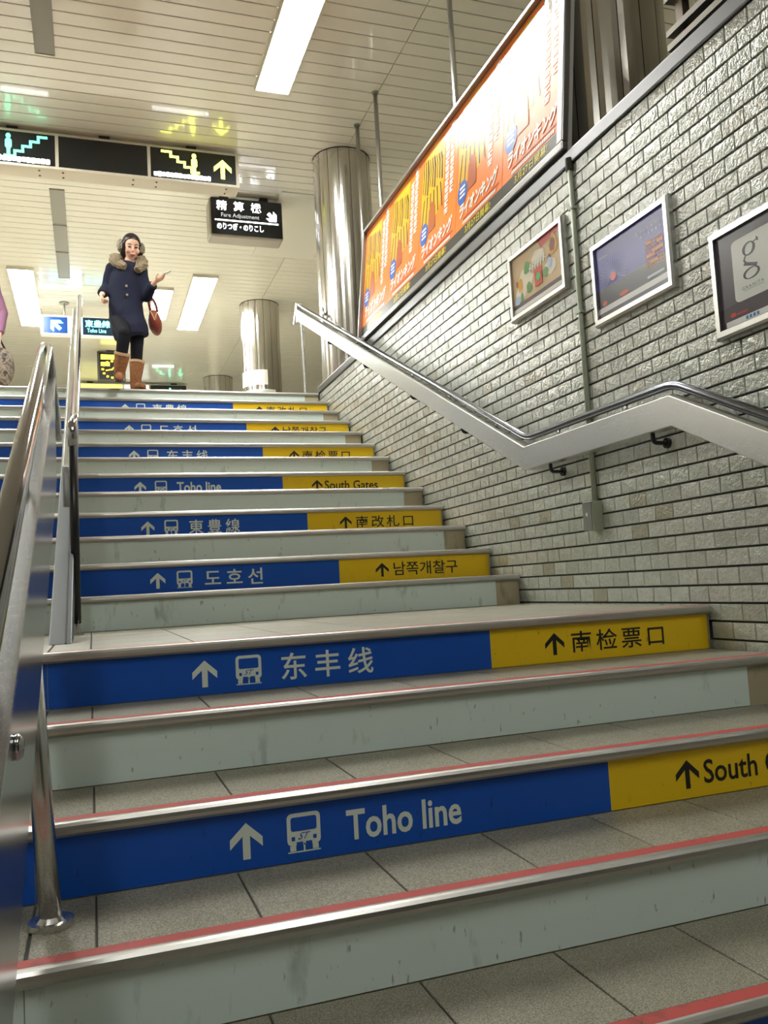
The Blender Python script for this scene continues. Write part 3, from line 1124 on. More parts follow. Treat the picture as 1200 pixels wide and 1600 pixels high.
# first: food collage
t, p, pl = wall_poster(1.338, 0.775, 1.500, 1.862, 'small framed poster with a beige food collage under the billboard', gl('tan', 208, 180, 140))
q1, q2, q3 = pl(0.0207), pl(0.0213), pl(0.0219)
rq = random.Random(2)
lift = [0.0205]
for nm, c, spots in (('cream_patch', (232, 222, 200), [(0.3, 0.5, 0.14, 0.2), (0.55, 0.72, 0.12, 0.1), (0.2, 0.35, 0.1, 0.12), (0.75, 0.45, 0.1, 0.12)]),
                     ('green_patch', (96, 150, 84), [(0.34, 0.66, 0.07, 0.1), (0.36, 0.36, 0.05, 0.09), (0.66, 0.42, 0.05, 0.08), (0.22, 0.30, 0.03, 0.08)]),
                     ('orange_patch', (226, 160, 50), [(0.81, 0.72, 0.09, 0.15), (0.2, 0.48, 0.05, 0.1)]),
                     ('brown_patch', (130, 66, 56), [(0.80, 0.72, 0.05, 0.1), (0.14, 0.52, 0.02, 0.05), (0.74, 0.58, 0.03, 0.05)]),
                     ('blue_patch', (170, 196, 232), [(0.74, 0.5, 0.04, 0.08), (0.14, 0.27, 0.06, 0.07)])):
    for cx, cy, rx, ry in spots:
        a = MB()
        lift[0] += 0.00012
        poly2(a, [(cx + rx * rq.uniform(0.75, 1.1) * math.cos(k * math.pi / 6), cy + ry * rq.uniform(0.75, 1.1) * math.sin(k * math.pi / 6)) for k in range(12)], pl(lift[0]))
        build(nm, a, gl(nm, *c), p)
a = MB(); poly2(a, [(0.55, 0.93), (0.92, 0.93), (0.92, 0.86), (0.6, 0.8)], q1); rect2(a, 0.47, 0.60, 0.30, 0.55, pl(0.0228))
build('red_card', a, gl('crimson', 208, 62, 58), p)
a = MB(); poly2(a, [(0.50, 0.42), (0.53, 0.34), (0.57, 0.42), (0.56, 0.48), (0.51, 0.48)], pl(0.0233))
build('leaf_mark', a, gl('leaf', 60, 190, 110), p)
a = MB()
for s in range(6):
    x = 0.39 + s * 0.05
    stroke2(a, [(x, 0.56 + s * 0.004), (x + 0.018, 0.66 + s * 0.004)], 0.02, pl(0.0228))
    stroke2(a, [(x - 0.005, 0.62 + s * 0.004), (x + 0.035, 0.60 + s * 0.004)], 0.014, pl(0.0231))
build('headline', a, gl('headline', 236, 236, 226), p)
a = MB(); rect2(a, 0.05, 0.95, 0.165, 0.225, q2)
build('footer', a, gl('footer_dark', 92, 78, 88), p)
a = MB(); rect2(a, 0.05, 0.95, 0.105, 0.165, q2)
build('footer', a, gl('footer_light', 226, 224, 216), p)
a = MB(); rect2(a, 0.05, 0.95, 0.078, 0.105, q2)
build('footer', a, gl('footer_grey', 120, 114, 106), p)

# second: night sky with fireworks
t, p, pl = wall_poster(0.565, 0.016, 1.236, 1.612, 'framed poster of fireworks over a night blue sky beside the conduit', gl('navy', 78, 72, 172))
q1, q2, q3 = pl(0.0207), pl(0.0213), pl(0.0219)
a = MB(); rect2(a, 0.05, 0.95, 0.17, 0.42, q1)
build('dark_ground', a, gl('ground', 66, 62, 78), p)
a = MB()
for s in range(22):
    an = math.radians(-20 + s * 11)
    stroke2(a, [(0.27 + 0.03 * math.cos(an), 0.52 + 0.03 * math.sin(an)), (0.27 + 0.17 * math.cos(an), 0.50 + 0.22 * math.sin(an))], 0.006, q2)
build('firework', a, gl('burst', 128, 140, 206), p)
a = MB(); disc2(a, 0.28, 0.50, 0.04, 0.05, q3); disc2(a, 0.14, 0.24, 0.03, 0.03, q2); disc2(a, 0.40, 0.24, 0.06, 0.025, q2)
build('firework_core', a, gl('burst_core', 214, 92, 76), p)
a = MB()
for r in range(9):
    rect2(a, 0.70, 0.90, 0.34 + r * 0.037, 0.348 + r * 0.037, q2)
for c in range(7):
    rect2(a, 0.70 + c * 0.033, 0.705 + c * 0.033, 0.34, 0.645, q2)
for r, c0, c1 in ((1, 1, 4), (3, 0, 3), (4, 2, 6), (6, 4, 6), (7, 0, 2)):
    rect2(a, 0.70 + c0 * 0.033, 0.70 + c1 * 0.033, 0.345 + r * 0.037, 0.375 + r * 0.037, q2)
build('calendar_grid', a, gl('calendar', 226, 140, 66), p)
a = MB()
for r in range(2):
    for s in range(7 - r):
        x = 0.60 + s * 0.045 + r * 0.05
        rect2(a, x, x + 0.022, 0.78 - r * 0.06, 0.79 - r * 0.06, q3); rect2(a, x + 0.007, x + 0.013, 0.765 - r * 0.06, 0.80 - r * 0.06, q3)
rect2(a, 0.10, 0.22, 0.78, 0.788, q3)
rect2(a, 0.70, 0.90, 0.235, 0.262, q3)
build('small_lettering', a, gl('pale', 206, 210, 226), p)
a = MB(); rect2(a, 0.05, 0.95, 0.135, 0.20, q2)
f2 = build('footer', a, gl('footer_white', 232, 232, 232), p)
a = MB(); rect2(a, 0.05, 0.95, 0.075, 0.135, q2)
build('footer', a, gl('footer_slate', 96, 94, 108), p)

# third: white card with a letter g
t, p, pl = wall_poster(-0.185, -0.75, 0.955, 1.352, 'framed poster with a large letter g on a white card at the right edge', gl('slate', 84, 78, 92))
q1, q2, q3 = pl(0.0207), pl(0.0213), pl(0.0219)
a = MB(); poly2(a, [(0.05, 0.07), (0.95, 0.07), (0.95, 0.34), (0.05, 0.26)], q1)
build('dark_ground', a, gl('ground2', 70, 58, 70), p)
a = MB(); rrect2(a, 0.185, 0.90, 0.27, 0.825, 0.04, q2)
cdm = build('card', a, gl('card', 222, 226, 222), p)
a = MB()


def ring2(m, cx, cy, rx, ry, thick, plane, a0=0, a1=360, n=28):
    """calligraphic ring: thicker on its sides"""
    pts_o, pts_i = [], []
    for k in range(n + 1):
        an = math.radians(a0 + (a1 - a0) * k / n)
        tx = thick * (0.35 + 0.65 * abs(math.cos(an + 0.5)))
        pts_o.append((cx + rx * math.cos(an), cy + ry * math.sin(an)))
        pts_i.append((cx + (rx - tx) * math.cos(an), cy + (ry - tx * 0.8) * math.sin(an)))
    for k in range(n):
        poly2(m, [pts_o[k], pts_o[k + 1], pts_i[k + 1], pts_i[k]], plane)


ring2(a, 0.331, 0.697, 0.055, 0.06, 0.026, q3)
ring2(a, 0.337, 0.478, 0.07, 0.05, 0.022, q3)
stroke2(a, [(0.30, 0.645), (0.285, 0.61), (0.30, 0.585)], 0.012, q3)
stroke2(a, [(0.295, 0.575), (0.375, 0.535)], 0.028, q3)
stroke2(a, [(0.372, 0.735), (0.41, 0.745)], 0.01, q3)
stroke2(a, [(0.40, 0.76), (0.408, 0.73)], 0.01, q3)
build('letter', a, gl('glyph', 62, 54, 74), p)
a = MB(); text_on(a, 'GRANITA', (0.25, 0.43, 0.358, 0.384), q3, 0.0, 1.3)
rect2(a, 0.26, 0.43, 0.345, 0.348, q3)
build('small_lettering', a, gl('greyletter', 110, 108, 112), p)
a = MB(); disc2(a, 0.155, 0.18, 0.025, 0.02, q2)
for s in range(5):
    rect2(a, 0.185 + s * 0.02, 0.20 + s * 0.02, 0.165, 0.182, q2)
build('red_script', a, gl('redscript', 206, 54, 70), p)
a = MB(); rect2(a, 0.09, 0.92, 0.085, 0.135, q2)
build('footer', a, gl('footer_white', 232, 232, 232), p)
a = MB()
for s in range(4):
    rect2(a, 0.26 + s * 0.03, 0.28 + s * 0.03, 0.095, 0.125, q3)
build('footer_mark', a, gl('bluemark', 70, 130, 196), p)

# ------------------------------------------------------------------ conduit with switch box
cn = thing('electrical_conduit', (-0.012, 0.69, 0.34), 'pale green conduit pipe running down the tiled wall to a small box', 'conduit')
build('pipe', MB().sweep([(-0.014, 0.695, 0.46), (-0.014, 0.695, 2.06)], 0.0125, 12), M_CONDUIT, cn, smooth=True)
bx = build('junction_box', MB().box(-0.058, -0.002, 0.655, 0.735, 0.335, 0.470), M_CONDUIT, cn, bevel=0.004)
build('cover', MB().box(-0.061, -0.058, 0.66, 0.730, 0.34, 0.465), mat('cover_grey', lin(128, 128, 124), 0.4), bx)
build('label_plate', MB().box(-0.0625, -0.061, 0.69, 0.703, 0.402, 0.418), M_PAPER, bx)
m = MB()
for z in (0.85, 1.35, 1.85):
    m = MB().box(-0.028, -0.001, 0.676, 0.714, z, z + 0.012)
    build('saddle', m, M_CONDUIT, cn)
build('elbow', MB().sweep([(-0.014, 0.695, 2.04), (-0.014, 0.695, 2.10)], 0.019, 12), mat('elbow_dark', lin(60, 62, 48), 0.7), cn)

# ------------------------------------------------------------------ louvred screen on the wall top at the right
lv = thing('louvre_screen', (0.13, -1.5, ZTOP + 0.06), 'dark louvred metal screen standing on the wall coping at the top right', 'screen')
M_LV = mat('louvre_metal', (0.2, 0.185, 0.165), 0.4, 0.8)
z0 = ZTOP + 0.062
for k, zz in enumerate((0.105, 0.165, 0.31, 0.37, 0.515, 0.575, 0.72, 0.78)):
    build('slat', MB().prism([(0.07, z0 + zz - 0.013), (0.13, z0 + zz - 0.009), (0.13, z0 + zz + 0.010), (0.07, z0 + zz + 0.013)], 1, -3.4, 0.055), M_LV, lv)
for y in (0.005, -0.45, -0.9, -1.4, -1.9, -2.4, -2.9, -3.35):
    build('post', MB().box(0.10, 0.135, y - 0.02, y + 0.02, z0, z0 + 1.0), mat('louvre_post', (0.16, 0.12, 0.09), 0.5, 0.5), lv)
build('dark_backdrop', MB().box(0.20, 0.215, -3.4, 0.02, z0, z0 + 1.1), mat('backdrop_dark', (0.05, 0.045, 0.04), 0.6), lv)  # added sheet whose colour stands in for the darkness behind the slats


# ------------------------------------------------------------------ hanging signs
def sign_plane(y):
    return lambda o: (lambda a, b: (a, y - o, b))


def glyph_row(m, x0, x1, z0, z1, n, plane, seed):
    """a line of over-exposed block lettering"""
    r = random.Random(seed)
    w = (x1 - x0) / n
    for k in range(n):
        a = x0 + k * w
        rrect2(m, a + w * 0.06, a + w * 0.94, z0 + (z1 - z0) * r.uniform(0, 0.12), z1 - (z1 - z0) * r.uniform(0.0, 0.15), w * 0.2, plane)


def person_symbol(m, cx, z0, h, plane):
    disc2(m, cx, z0 + h * 0.88, h * 0.09, h * 0.11, plane)
    rrect2(m, cx - h * 0.12, cx + h * 0.12, z0 + h * 0.36, z0 + h * 0.78, h * 0.1, plane)
    rect2(m, cx - h * 0.065, cx + h * 0.065, z0, z0 + h * 0.42, plane)


S1 = thing('hanging_sign', (-1.98, 5.66, 4.19), 'long dark hanging sign of three lit panels near the ceiling at the upper left', 'sign')
zf0, zf1 = 4.20, 4.55
m = MB()
m.box(-3.26, -0.695, 5.575, 5.79, zf0, zf1)
build('housing', m, M_BEIGEFRAME, S1, bevel=0.006)
m = MB()
xsf = [-3.26, -2.425, -2.395, -1.585, -1.555, -0.695]
m.box(-3.26, -0.695, 5.56, 5.576, zf0, 4.222).box(-3.26, -0.695, 5.56, 5.576, 4.530, zf1)
for a_, b_ in ((-3.26, -3.23), (-2.425, -2.395), (-1.585, -1.555), (-0.725, -0.695)):
    m.box(a_, b_, 5.56, 5.576, 4.222, 4.530)
build('frame', m, mat('sign_frame', lin(226, 220, 204), 0.35), S1)
panels = []
for a_, b_ in ((-3.23, -2.425), (-2.395, -1.585), (-1.555, -0.725)):
    panels.append(build('panel', MB().box(a_, b_, 5.568, 5.576, 4.222, 4.530), M_SIGNK, S1))
pl = sign_plane(5.568)
p1, p2 = pl(0.001), pl(0.002)
a = MB(); person_symbol(a, -2.83, 4.275, 0.235, p1)
st_pts = [(-2.86, 4.29), (-2.775, 4.29)]
zz, xx = 4.29, -2.775
for k in range(4):
    zz += 0.052; st_pts += [(xx, zz)]
    xx += 0.068; st_pts += [(xx, zz)]
stroke2(a, st_pts, 0.024, p1)
build('stair_symbol', a, M_EG, panels[0])
a = MB(); glyph_row(a, -3.18, -2.47, 4.236, 4.292, 17, p2, 1)
build('lettering', a, M_EW, panels[0])
a = MB(); person_symbol(a, -1.135, 4.275, 0.235, p1)
st_pts = [(-1.44, 4.50), (-1.36, 4.50)]
zz, xx = 4.50, -1.36
for k in range(4):
    zz -= 0.047; st_pts += [(xx, zz)]
    xx += 0.066; st_pts += [(xx, zz)]
stroke2(a, st_pts, 0.024, p1)
build('stair_symbol', a, M_EY, panels[2])
a = MB(); arrow2(a, -0.855, 4.375, 0.175, 0.20, p1, 0, 0.2)
build('arrow', a, M_EY, panels[2])
a = MB(); glyph_row(a, -1.53, -0.975, 4.236, 4.290, 14, p2, 2)
build('lettering', a, M_EW, panels[2])
for x in (-2.80, -1.98, -1.155):
    build('mount', MB().box(x - 0.05, x + 0.05, 5.60, 5.70, zf1, ZC), mat('mount_dark', (0.03, 0.028, 0.025), 0.5), S1)
for x in (-2.57, -2.36, -1.72, -1.50, -0.82):
    build('bolt', MB().sweep([(x, 5.62, zf0 - 0.006), (x, 5.62, zf0)], 0.010, 8).sweep([(x, 5.72, zf0 - 0.006), (x, 5.72, zf0)], 0.010, 8), M_BLACK, S1)

S2 = thing('hanging_sign', (-0.45, 6.62, 4.09), 'boxy black hanging sign reading Fare Adjustment with a down right arrow', 'sign')
build('housing', MB().box(-0.87, -0.04, 6.505, 6.76, 4.09, 4.535), mat('sign_housing_grey', lin(170, 162, 148), 0.35), S2, bevel=0.03)
fp = build('panel', MB().box(-0.85, -0.055, 6.495, 6.506, 4.11, 4.525), M_SIGNK, S2)
pl = sign_plane(6.495)
a = MB()
for ch, x in (('精', -0.79), ('算', -0.60), ('機', -0.405)):
    text_on(a, ch, (x, x + 0.115, 4.385, 4.495), pl(0.001), 0.014)
rect2(a, -0.81, -0.10, 4.262, 4.278, pl(0.001))
text_on(a, 'のりつぎ・のりこし', (-0.79, -0.27, 4.165, 4.24), pl(0.001), 0.016)
build('lettering', a, M_EW, fp)
a = MB(); arrow2(a, -0.165, 4.345, 0.12, 0.13, pl(0.001), math.radians(-135), 0.3)
build('arrow', a, M_EW, fp)
a = MB(); text_on(a, 'Fare Adjustment', (-0.74, -0.315, 4.295, 4.355), pl(0.001), 0.0)
build('lettering', a, mat('lit_grey', (0.55, 0.58, 0.58), 0.5, emit=0.6), fp)
for x in (-0.69, -0.24):
    build('mount', MB().box(x - 0.045, x + 0.045, 6.56, 6.66, 4.535, ZC), MATS['mount_dark'], S2)

S3 = thing('hanging_sign', (-2.3, 10.5, 4.08), 'blue and black Toho Line sign hanging from a rod left of the woman', 'sign')
build('housing', MB().box(-2.82, -1.62, 10.48, 10.62, 4.085, 4.375), mat('sign_frame_white', lin(236, 238, 240), 0.4), S3, bevel=0.006)
fa = build('panel', MB().box(-2.78, -2.445, 10.472, 10.481, 4.11, 4.35), mat('sign_blue', lin(16, 58, 130), 0.3), S3)
fb = build('panel', MB().box(-2.44, -2.235, 10.472, 10.481, 4.10, 4.36), M_EB, S3)
fc = build('panel', MB().box(-2.23, -1.64, 10.472, 10.481, 4.10, 4.36), mat('sign_navy', lin(14, 40, 58), 0.3), S3)
pl = sign_plane(10.472)
a = MB(); arrow2(a, -2.61, 4.23, 0.19, 0.19, pl(0.002), math.radians(45), 0.24)
build('arrow', a, M_EC, fa)
a = MB(); rrect2(a, -2.39, -2.285, 4.16, 4.31, 0.03, pl(0.002))
build('train_symbol', a, M_EW, fb)
a = MB(); text_on(a, '東豊線', (-2.20, -1.84, 4.215, 4.325), pl(0.002), 0.03, 1.05)
text_on(a, 'Toho Line', (-2.17, -1.90, 4.135, 4.195), pl(0.002), 0.01)
build('lettering', a, M_EC, fc)
build('rod', MB().sweep([(-2.486, 10.55, 4.375), (-2.486, 10.55, ZC)], 0.014, 10).sweep([(-2.486, 10.55, ZC - 0.02), (-2.486, 10.55, ZC)], 0.07, 16), M_VENT, S3)

S4 = thing('hanging_sign', (-1.77, 13.05, 4.02), 'square dark sign with glowing orange clock dial beside the boots of the woman', 'sign')
build('housing', MB().box(-2.01, -1.53, 13.005, 13.12, 4.03, 4.57), mat('clock_housing', lin(70, 66, 56), 0.4), S4, bevel=0.01)
fp = build('panel', MB().box(-1.975, -1.565, 12.995, 13.006, 4.06, 4.535), M_SIGNK, S4)
pl = sign_plane(12.995)
a = MB(); rect2(a, -1.95, -1.66, 4.42, 4.51, pl(0.002)); rect2(a, -1.95, -1.80, 4.30, 4.37, pl(0.002))
build('header', a, mat('lit_amber', (0.85, 0.75, 0.08), 0.5, emit=1.2), fp)
a = MB()
for k in range(12):
    an = math.radians(k * 30)
    disc2(a, -1.76 + 0.16 * math.cos(an), 4.24 + 0.15 * math.sin(an), 0.024, 0.02, pl(0.003), 8)
stroke2(a, [(-1.76, 4.24), (-1.66, 4.36)], 0.02, pl(0.003)); stroke2(a, [(-1.76, 4.24), (-1.86, 4.22)], 0.02, pl(0.003))
build('dial', a, M_EO, fp)
build('mount', MB().box(-1.85, -1.69, 13.03, 13.09, 4.57, ZC), MATS['mount_dark'], S4)

S5 = thing('hanging_sign', (-1.3, 15.4, 4.19), 'far hanging sign with a yellow lit panel, mostly hidden by the top step', 'sign')
build('housing', MB().box(-2.45, -0.2, 15.31, 15.5, 4.2, 4.55), M_BEIGEFRAME, S5)
for xa, xb, mm in ((-2.42, -1.5, mat('lit_lemon', (0.85, 0.85, 0.25), 0.5, emit=0.5)), (-1.47, -0.98, mat('lit_pale', (0.8, 0.85, 0.9), 0.5, emit=0.5)), (-0.95, -0.22, M_SIGNK)):
    pnl = build('panel', MB().box(xa, xb, 15.298, 15.311, 4.22, 4.535), mm, S5)
pl = sign_plane(15.298)
a = MB(); person_symbol(a, -0.55, 4.29, 0.2, pl(0.003))
stroke2(a, [(-0.86, 4.3), (-0.8, 4.3), (-0.8, 4.36), (-0.73, 4.36), (-0.73, 4.42), (-0.66, 4.42)], 0.024, pl(0.003))
build('stair_symbol', a, M_EG, pnl)
a = MB(); arrow2(a, -0.33, 4.38, 0.12, 0.16, pl(0.003))
build('arrow', a, M_EG, pnl)
a = MB(); glyph_row(a, -0.9, -0.45, 4.23, 4.28, 10, pl(0.004), 4)
build('lettering', a, M_EW, pnl)
for x in (-2.13, -0.46):
    build('mount', MB().box(x - 0.06, x + 0.06, 15.36, 15.46, 4.55, ZC), MATS['mount_dark'], S5)


# ------------------------------------------------------------------ people
def remeshed(mb, voxel, smooth_it=6):
    me = bpy.data.meshes.new('tmp')
    me.from_pydata(mb.v, [], mb.f)
    me.update()
    o = bpy.data.objects.new('tmp', me)
    col.objects.link(o)
    r = o.modifiers.new('r', 'REMESH')
    r.mode = 'VOXEL'
    r.voxel_size = voxel
    s = o.modifiers.new('s', 'SMOOTH')
    s.factor = 0.5
    s.iterations = smooth_it
    dg = bpy.context.evaluated_depsgraph_get()
    e = bpy.data.meshes.new_from_object(o.evaluated_get(dg))
    out = MB()
    out.v = [tuple(v.co) for v in e.vertices]
    out.f = [tuple(p.vertices) for p in e.polygons]
    bpy.data.objects.remove(o)
    bpy.data.meshes.remove(me)
    bpy.data.meshes.remove(e)
    return out


def fluffy(mb, amp, scale, seed=0.0):
    out = []
    c = Vector(np.array(mb.v).mean(axis=0))
    for p in mb.v:
        p = Vector(p)
        n = mnoise.noise(p * scale + Vector((seed, 0, 0))) + 0.5 * mnoise.noise(p * scale * 2.3)
        d = (p - c).normalized()
        out.append(tuple(p + d * amp * n))
    mb.v = out
    return mb


def cloth(name, c, rough=0.85, scale=180):
    m = mat(name, c, rough, spec=0.2)
    n = noisetex(m, scale, 2)
    L(m, mixc(m, 1.0, (*c,), ramp(m, n, [(0.3, (0.7, 0.7, 0.7)), (0.7, (1.15, 1.15, 1.15))]), 'MULTIPLY'), bsdf(m).inputs['Base Color'])
    return m


M_SKIN = mat('skin', lin(226, 180, 156), 0.5)
M_HAIR = mat('hair', lin(34, 22, 24), 0.4)
M_FUR = cloth('fur_tan', lin(142, 128, 106), 0.95, 260)
M_FURG = cloth('fur_grey', lin(150, 142, 128), 0.95, 260)


def hand(mb, wrist, dirv, palmn, size=1.0, curl=0.35, thumb_side=1):
    """palm and five bent fingers; dirv along the hand, palmn the palm normal (fingers curl towards it)"""
    d = Vector(dirv).normalized()
    n = (Vector(palmn) - d * d.dot(Vector(palmn))).normalized()
    s = d.cross(n) * thumb_side
    w = Vector(wrist)
    for k in range(4):
        u = (k - 1.5) * 0.017 * size
        mb.capsule(w + s * u * 0.6 + d * 0.01, w + s * u + d * 0.075 * size, 0.014 * size, 0.012 * size, 8)
    for k, ln in enumerate((0.066, 0.075, 0.07, 0.055)):
        u = (1.5 - k) * 0.0185 * size
        b = w + s * u + d * 0.078 * size
        ca = curl + 0.1 * k
        m1 = b + (d * math.cos(ca * 0.6) + n * math.sin(ca * 0.6)) * ln * 0.5 * size
        m2 = m1 + (d * math.cos(ca * 1.5) + n * math.sin(ca * 1.5)) * ln * 0.5 * size
        mb.capsule(b, m1, 0.0085 * size, 0.008 * size, 8)
        mb.capsule(m1, m2, 0.008 * size, 0.0068 * size, 8)
    tb_ = w + s * 0.024 * size + d * 0.025 * size
    tm = tb_ + (s * 0.75 + d * 0.6 + n * 0.3).normalized() * 0.036 * size
    tt = tm + (s * 0.25 + d * 0.85 + n * 0.4).normalized() * 0.03 * size
    mb.capsule(tb_, tm, 0.0115 * size, 0.0095 * size, 8)
    mb.capsule(tm, tt, 0.0095 * size, 0.0075 * size, 8)


def person(J, label, coat_c, tights_c, boots_c, fur=True, muffs=True, name='person'):
    """J: joints in world space. The figure faces -Y."""
    t = thing(name, (J['foot_l'].x, J['foot_l'].y, ZTOP), label, 'person')
    hd = J['head']
    hr_ = J.get('hr', 0.082)
    b = MB()
    RH = Matrix.Rotation(J.get('turn', 0.0), 3, 'Z') @ Matrix.Rotation(J.get('nod', 0.3), 3, 'X')
    hv = lambda x, y, z: hd + RH @ Vector((x, y, z))
    # head: skull, jaw, nose, ears
    b.ellipsoid(hv(0, 0.012, 0.02), (hr_ * 0.9, hr_ * 1.12, hr_ * 1.2), 20, 14, RH)
    b.ellipsoid(hv(0, -0.012, -0.045), (hr_ * 0.74, hr_ * 0.86, hr_ * 0.92), 18, 12, RH)
    b.ellipsoid(hv(0, -0.03, -0.105), (hr_ * 0.34, hr_ * 0.4, hr_ * 0.28), 12, 8, RH)
    b.capsule(hv(0, -0.082, 0.0), hv(0, -0.097, -0.034), 0.008, 0.012, 10)
    for sx in (-1, 1):
        b.ellipsoid(hv(sx * hr_ * 0.95, 0.01, -0.01), (0.012, 0.02, 0.032), 10, 8, RH)
        b.ellipsoid(hv(sx * 0.042, -0.062, -0.035), (0.026, 0.022, 0.026), 10, 8, RH)
    b.ellipsoid(hv(0, -0.084, -0.068), (0.022, 0.011, 0.011), 10, 8, RH)
    nk = J['neck']
    b.sweep([hv(0, 0.02, -0.05), nk + Vector((0, 0.015, 0.0)), nk + Vector((0, 0.02, -0.06))], [0.047, 0.05, 0.07], 14)
    chest, waist, hip = J['chest'], J['waist'], J['hip']
    b.sweep([nk + Vector((0, 0.02, -0.02)), chest, waist, hip, hip - Vector((0, 0, 0.09))], [(0.075, 0.055), (0.12, 0.085), (0.105, 0.08), (0.13, 0.095), (0.11, 0.085)], 18, ref=(1, 0, 0))
    for s in 'rl':
        sh, el, wr = J['sh_' + s], J['el_' + s], J['wr_' + s]
        b.capsule(sh, el, 0.043, 0.036, 12)
        b.capsule(el, wr, 0.037, 0.024, 12)
        hand(b, wr, J['hd_' + s], J['hn_' + s], 0.95, J.get('curl_' + s, 0.4), J.get('th_' + s, 1))
        kn, an, ft = J['kn_' + s], J['an_' + s], J['foot_' + s]
        hp = hip + Vector((-0.075 if s == 'r' else 0.075, 0, -0.03))
        b.capsule(hp, kn, 0.085, 0.055, 14)
        b.capsule(kn, an, 0.052, 0.034, 12)
        b.capsule(an, ft + Vector((0, 0, 0.03)), 0.034, 0.03, 10)
    rm = remeshed(b, 0.0062, 4)
    body = build('body', rm, M_SKIN, t, smooth=True)
    # face details
    for sx in (-1, 1):
        build('eye', MB().ellipsoid(hv(sx * 0.031, -0.078, -0.002), (0.015, 0.008, 0.0065), 10, 8, RH), mat('eye_dark', lin(36, 26, 24), 0.2), t, smooth=True)
        e0, em, e1 = hv(sx * 0.014, -0.086, 0.018), hv(sx * 0.033, -0.086, 0.025), hv(sx * 0.052, -0.074, 0.020)
        build('eyebrow', MB().sweep([e0, em, e1], [0.003, 0.0042, 0.002], 8), M_HAIR, t)
    build('mouth', MB().ellipsoid(hv(0, -0.0915, -0.070), (0.021, 0.006, 0.0075), 12, 8, RH), mat('lips', lin(186, 92, 86), 0.4), t, smooth=True)
    # hair: parted cap over the skull, open at the face, falling behind the ears
    h = MB().ellipsoid((0, 0.022, 0.028), (hr_ * 1.06, hr_ * 1.2, hr_ * 1.24), 36, 26)
    hvv = []
    for x, y, z in h.v:
        line = 0.062 - 5.0 * x * x           # hairline, highest at the parting
        if y < -0.035 and z < line:
            y = -0.035 + 0.0 * y
        hvv.append((x, y, z))
    h.v = hvv
    h.sweep([(-0.076, -0.01, 0.03), (-0.084, 0.0, -0.06), (-0.066, 0.01, -0.125)], [0.02, 0.024, 0.012], 10)
    h.sweep([(0.076, -0.01, 0.03), (0.084, 0.0, -0.06), (0.064, -0.005, -0.14)], [0.02, 0.026, 0.014], 10)
    h.ellipsoid((0, 0.075, -0.05), (0.075, 0.05, 0.09), 14, 10)
    h.v = [tuple(hv(*p_)) for p_ in h.v]
    build('hair', remeshed(h, 0.008, 2), M_HAIR, t, smooth=True)
    if muffs:
        mf = J['muffs']
        for p, r in mf:
            e = MB().ellipsoid(p, (r * 0.62, r, r * 1.05), 28, 20)
            build('earmuff', fluffy(e, 0.010, 60), M_FURG, t, smooth=False)
    # coat: flared torso plus sleeves
    c = MB()
    pts, rad = [], []
    for p, r in J['coat']:
        pts.append(p); rad.append(r)
    c.sweep(pts, rad, 28, ref=(1, 0, 0))
    for s in 'rl':
        sh, el, wr = J['sh_' + s], J['el_' + s], J['wr_' + s]
        inner = sh + Vector((0.05 if s == 'r' else -0.05, 0.01, 0.0))
        c.capsule(inner, sh, 0.07, 0.068, 14)
        c.capsule(sh, el, 0.066, 0.052, 14)
        we = el + (wr - el) * 0.86
        c.sweep([el, el + (we - el) * 0.5, we], [0.052, 0.05, 0.046], 14)
    cb = remeshed(c, 0.011, 5)
    cb.v = [tuple(Vector(p) + Vector((mnoise.noise(Vector(p) * 9), mnoise.noise(Vector(p) * 9 + Vector((7, 0, 0))), 0)) * 0.009) for p in cb.v]
    coat = build('coat', cb, coat_c, t, smooth=True)
    for k in J.get('buttons', []):
        build('button', MB().sweep([k, k + Vector((0, -0.012, 0))], 0.011, 10), mat('button', lin(150, 136, 110), 0.3), coat)
    if fur:
        for path in J['fur']:
            f_ = MB()
            pp = []
            for a_, b_ in zip(path[:-1], path[1:]):
                for q in range(6):
                    pp.append(Vector(a_).lerp(Vector(b_), q / 6))
            pp.append(Vector(path[-1]))
            n_ = len(pp)
            f_.sweep(pp, [(0.052 * (0.55 + 0.45 * math.sin(math.pi * (i + 0.6) / n_)) + 0.006 * (i % 2), 0.045 * (0.6 + 0.4 * math.sin(math.pi * (i + 0.6) / n_))) for i in range(n_)], 18)
            build('fur_collar', fluffy(f_, 0.02, 45, 3.0), M_FUR, coat)
    for s in 'rl':
        kn, an, ft = J['kn_' + s], J['an_' + s], J['foot_' + s]
        hp = hip + Vector((-0.075 if s == 'r' else 0.075, 0, -0.03))
        tg = MB()
        tg.capsule(hp, kn, 0.09, 0.062, 16)
        tg.capsule(kn, kn + (an - kn) * 0.7, 0.06, 0.05, 14)
        build('tights', tg, tights_c, t, smooth=True)
        bt = J['bt_' + s]
        bo = MB()
        toe = J['toe_' + s]
        up = (bt - an).normalized()
        bo.sweep([bt, bt + (an - bt) * 0.5, an + up * 0.02, ft + Vector((0, 0.01, 0.045))], [0.07, 0.062, 0.054, 0.046], 18)
        bo.capsule(ft + Vector((0, 0.02, 0.042)), toe + Vector((0, 0, 0.036)), 0.043, 0.034, 14)
        bm_ = remeshed(bo, 0.008, 4)
        bb_ = build('boot', bm_, boots_c, t, smooth=True)
        so = MB()
        so.sweep([ft + Vector((0, 0.055, 0.006)), ft + Vector((0, 0.0, 0.006)), (ft + toe) / 2 + Vector((0, 0, 0.006)), toe + Vector((0, 0, 0.006)), toe + (toe - ft).normalized() * 0.03 + Vector((0, 0, 0.006))],
                 [(0.03, 0.008), (0.042, 0.008), (0.04, 0.008), (0.042, 0.008), (0.02, 0.008)], 14, ref=(1, 0, 0))
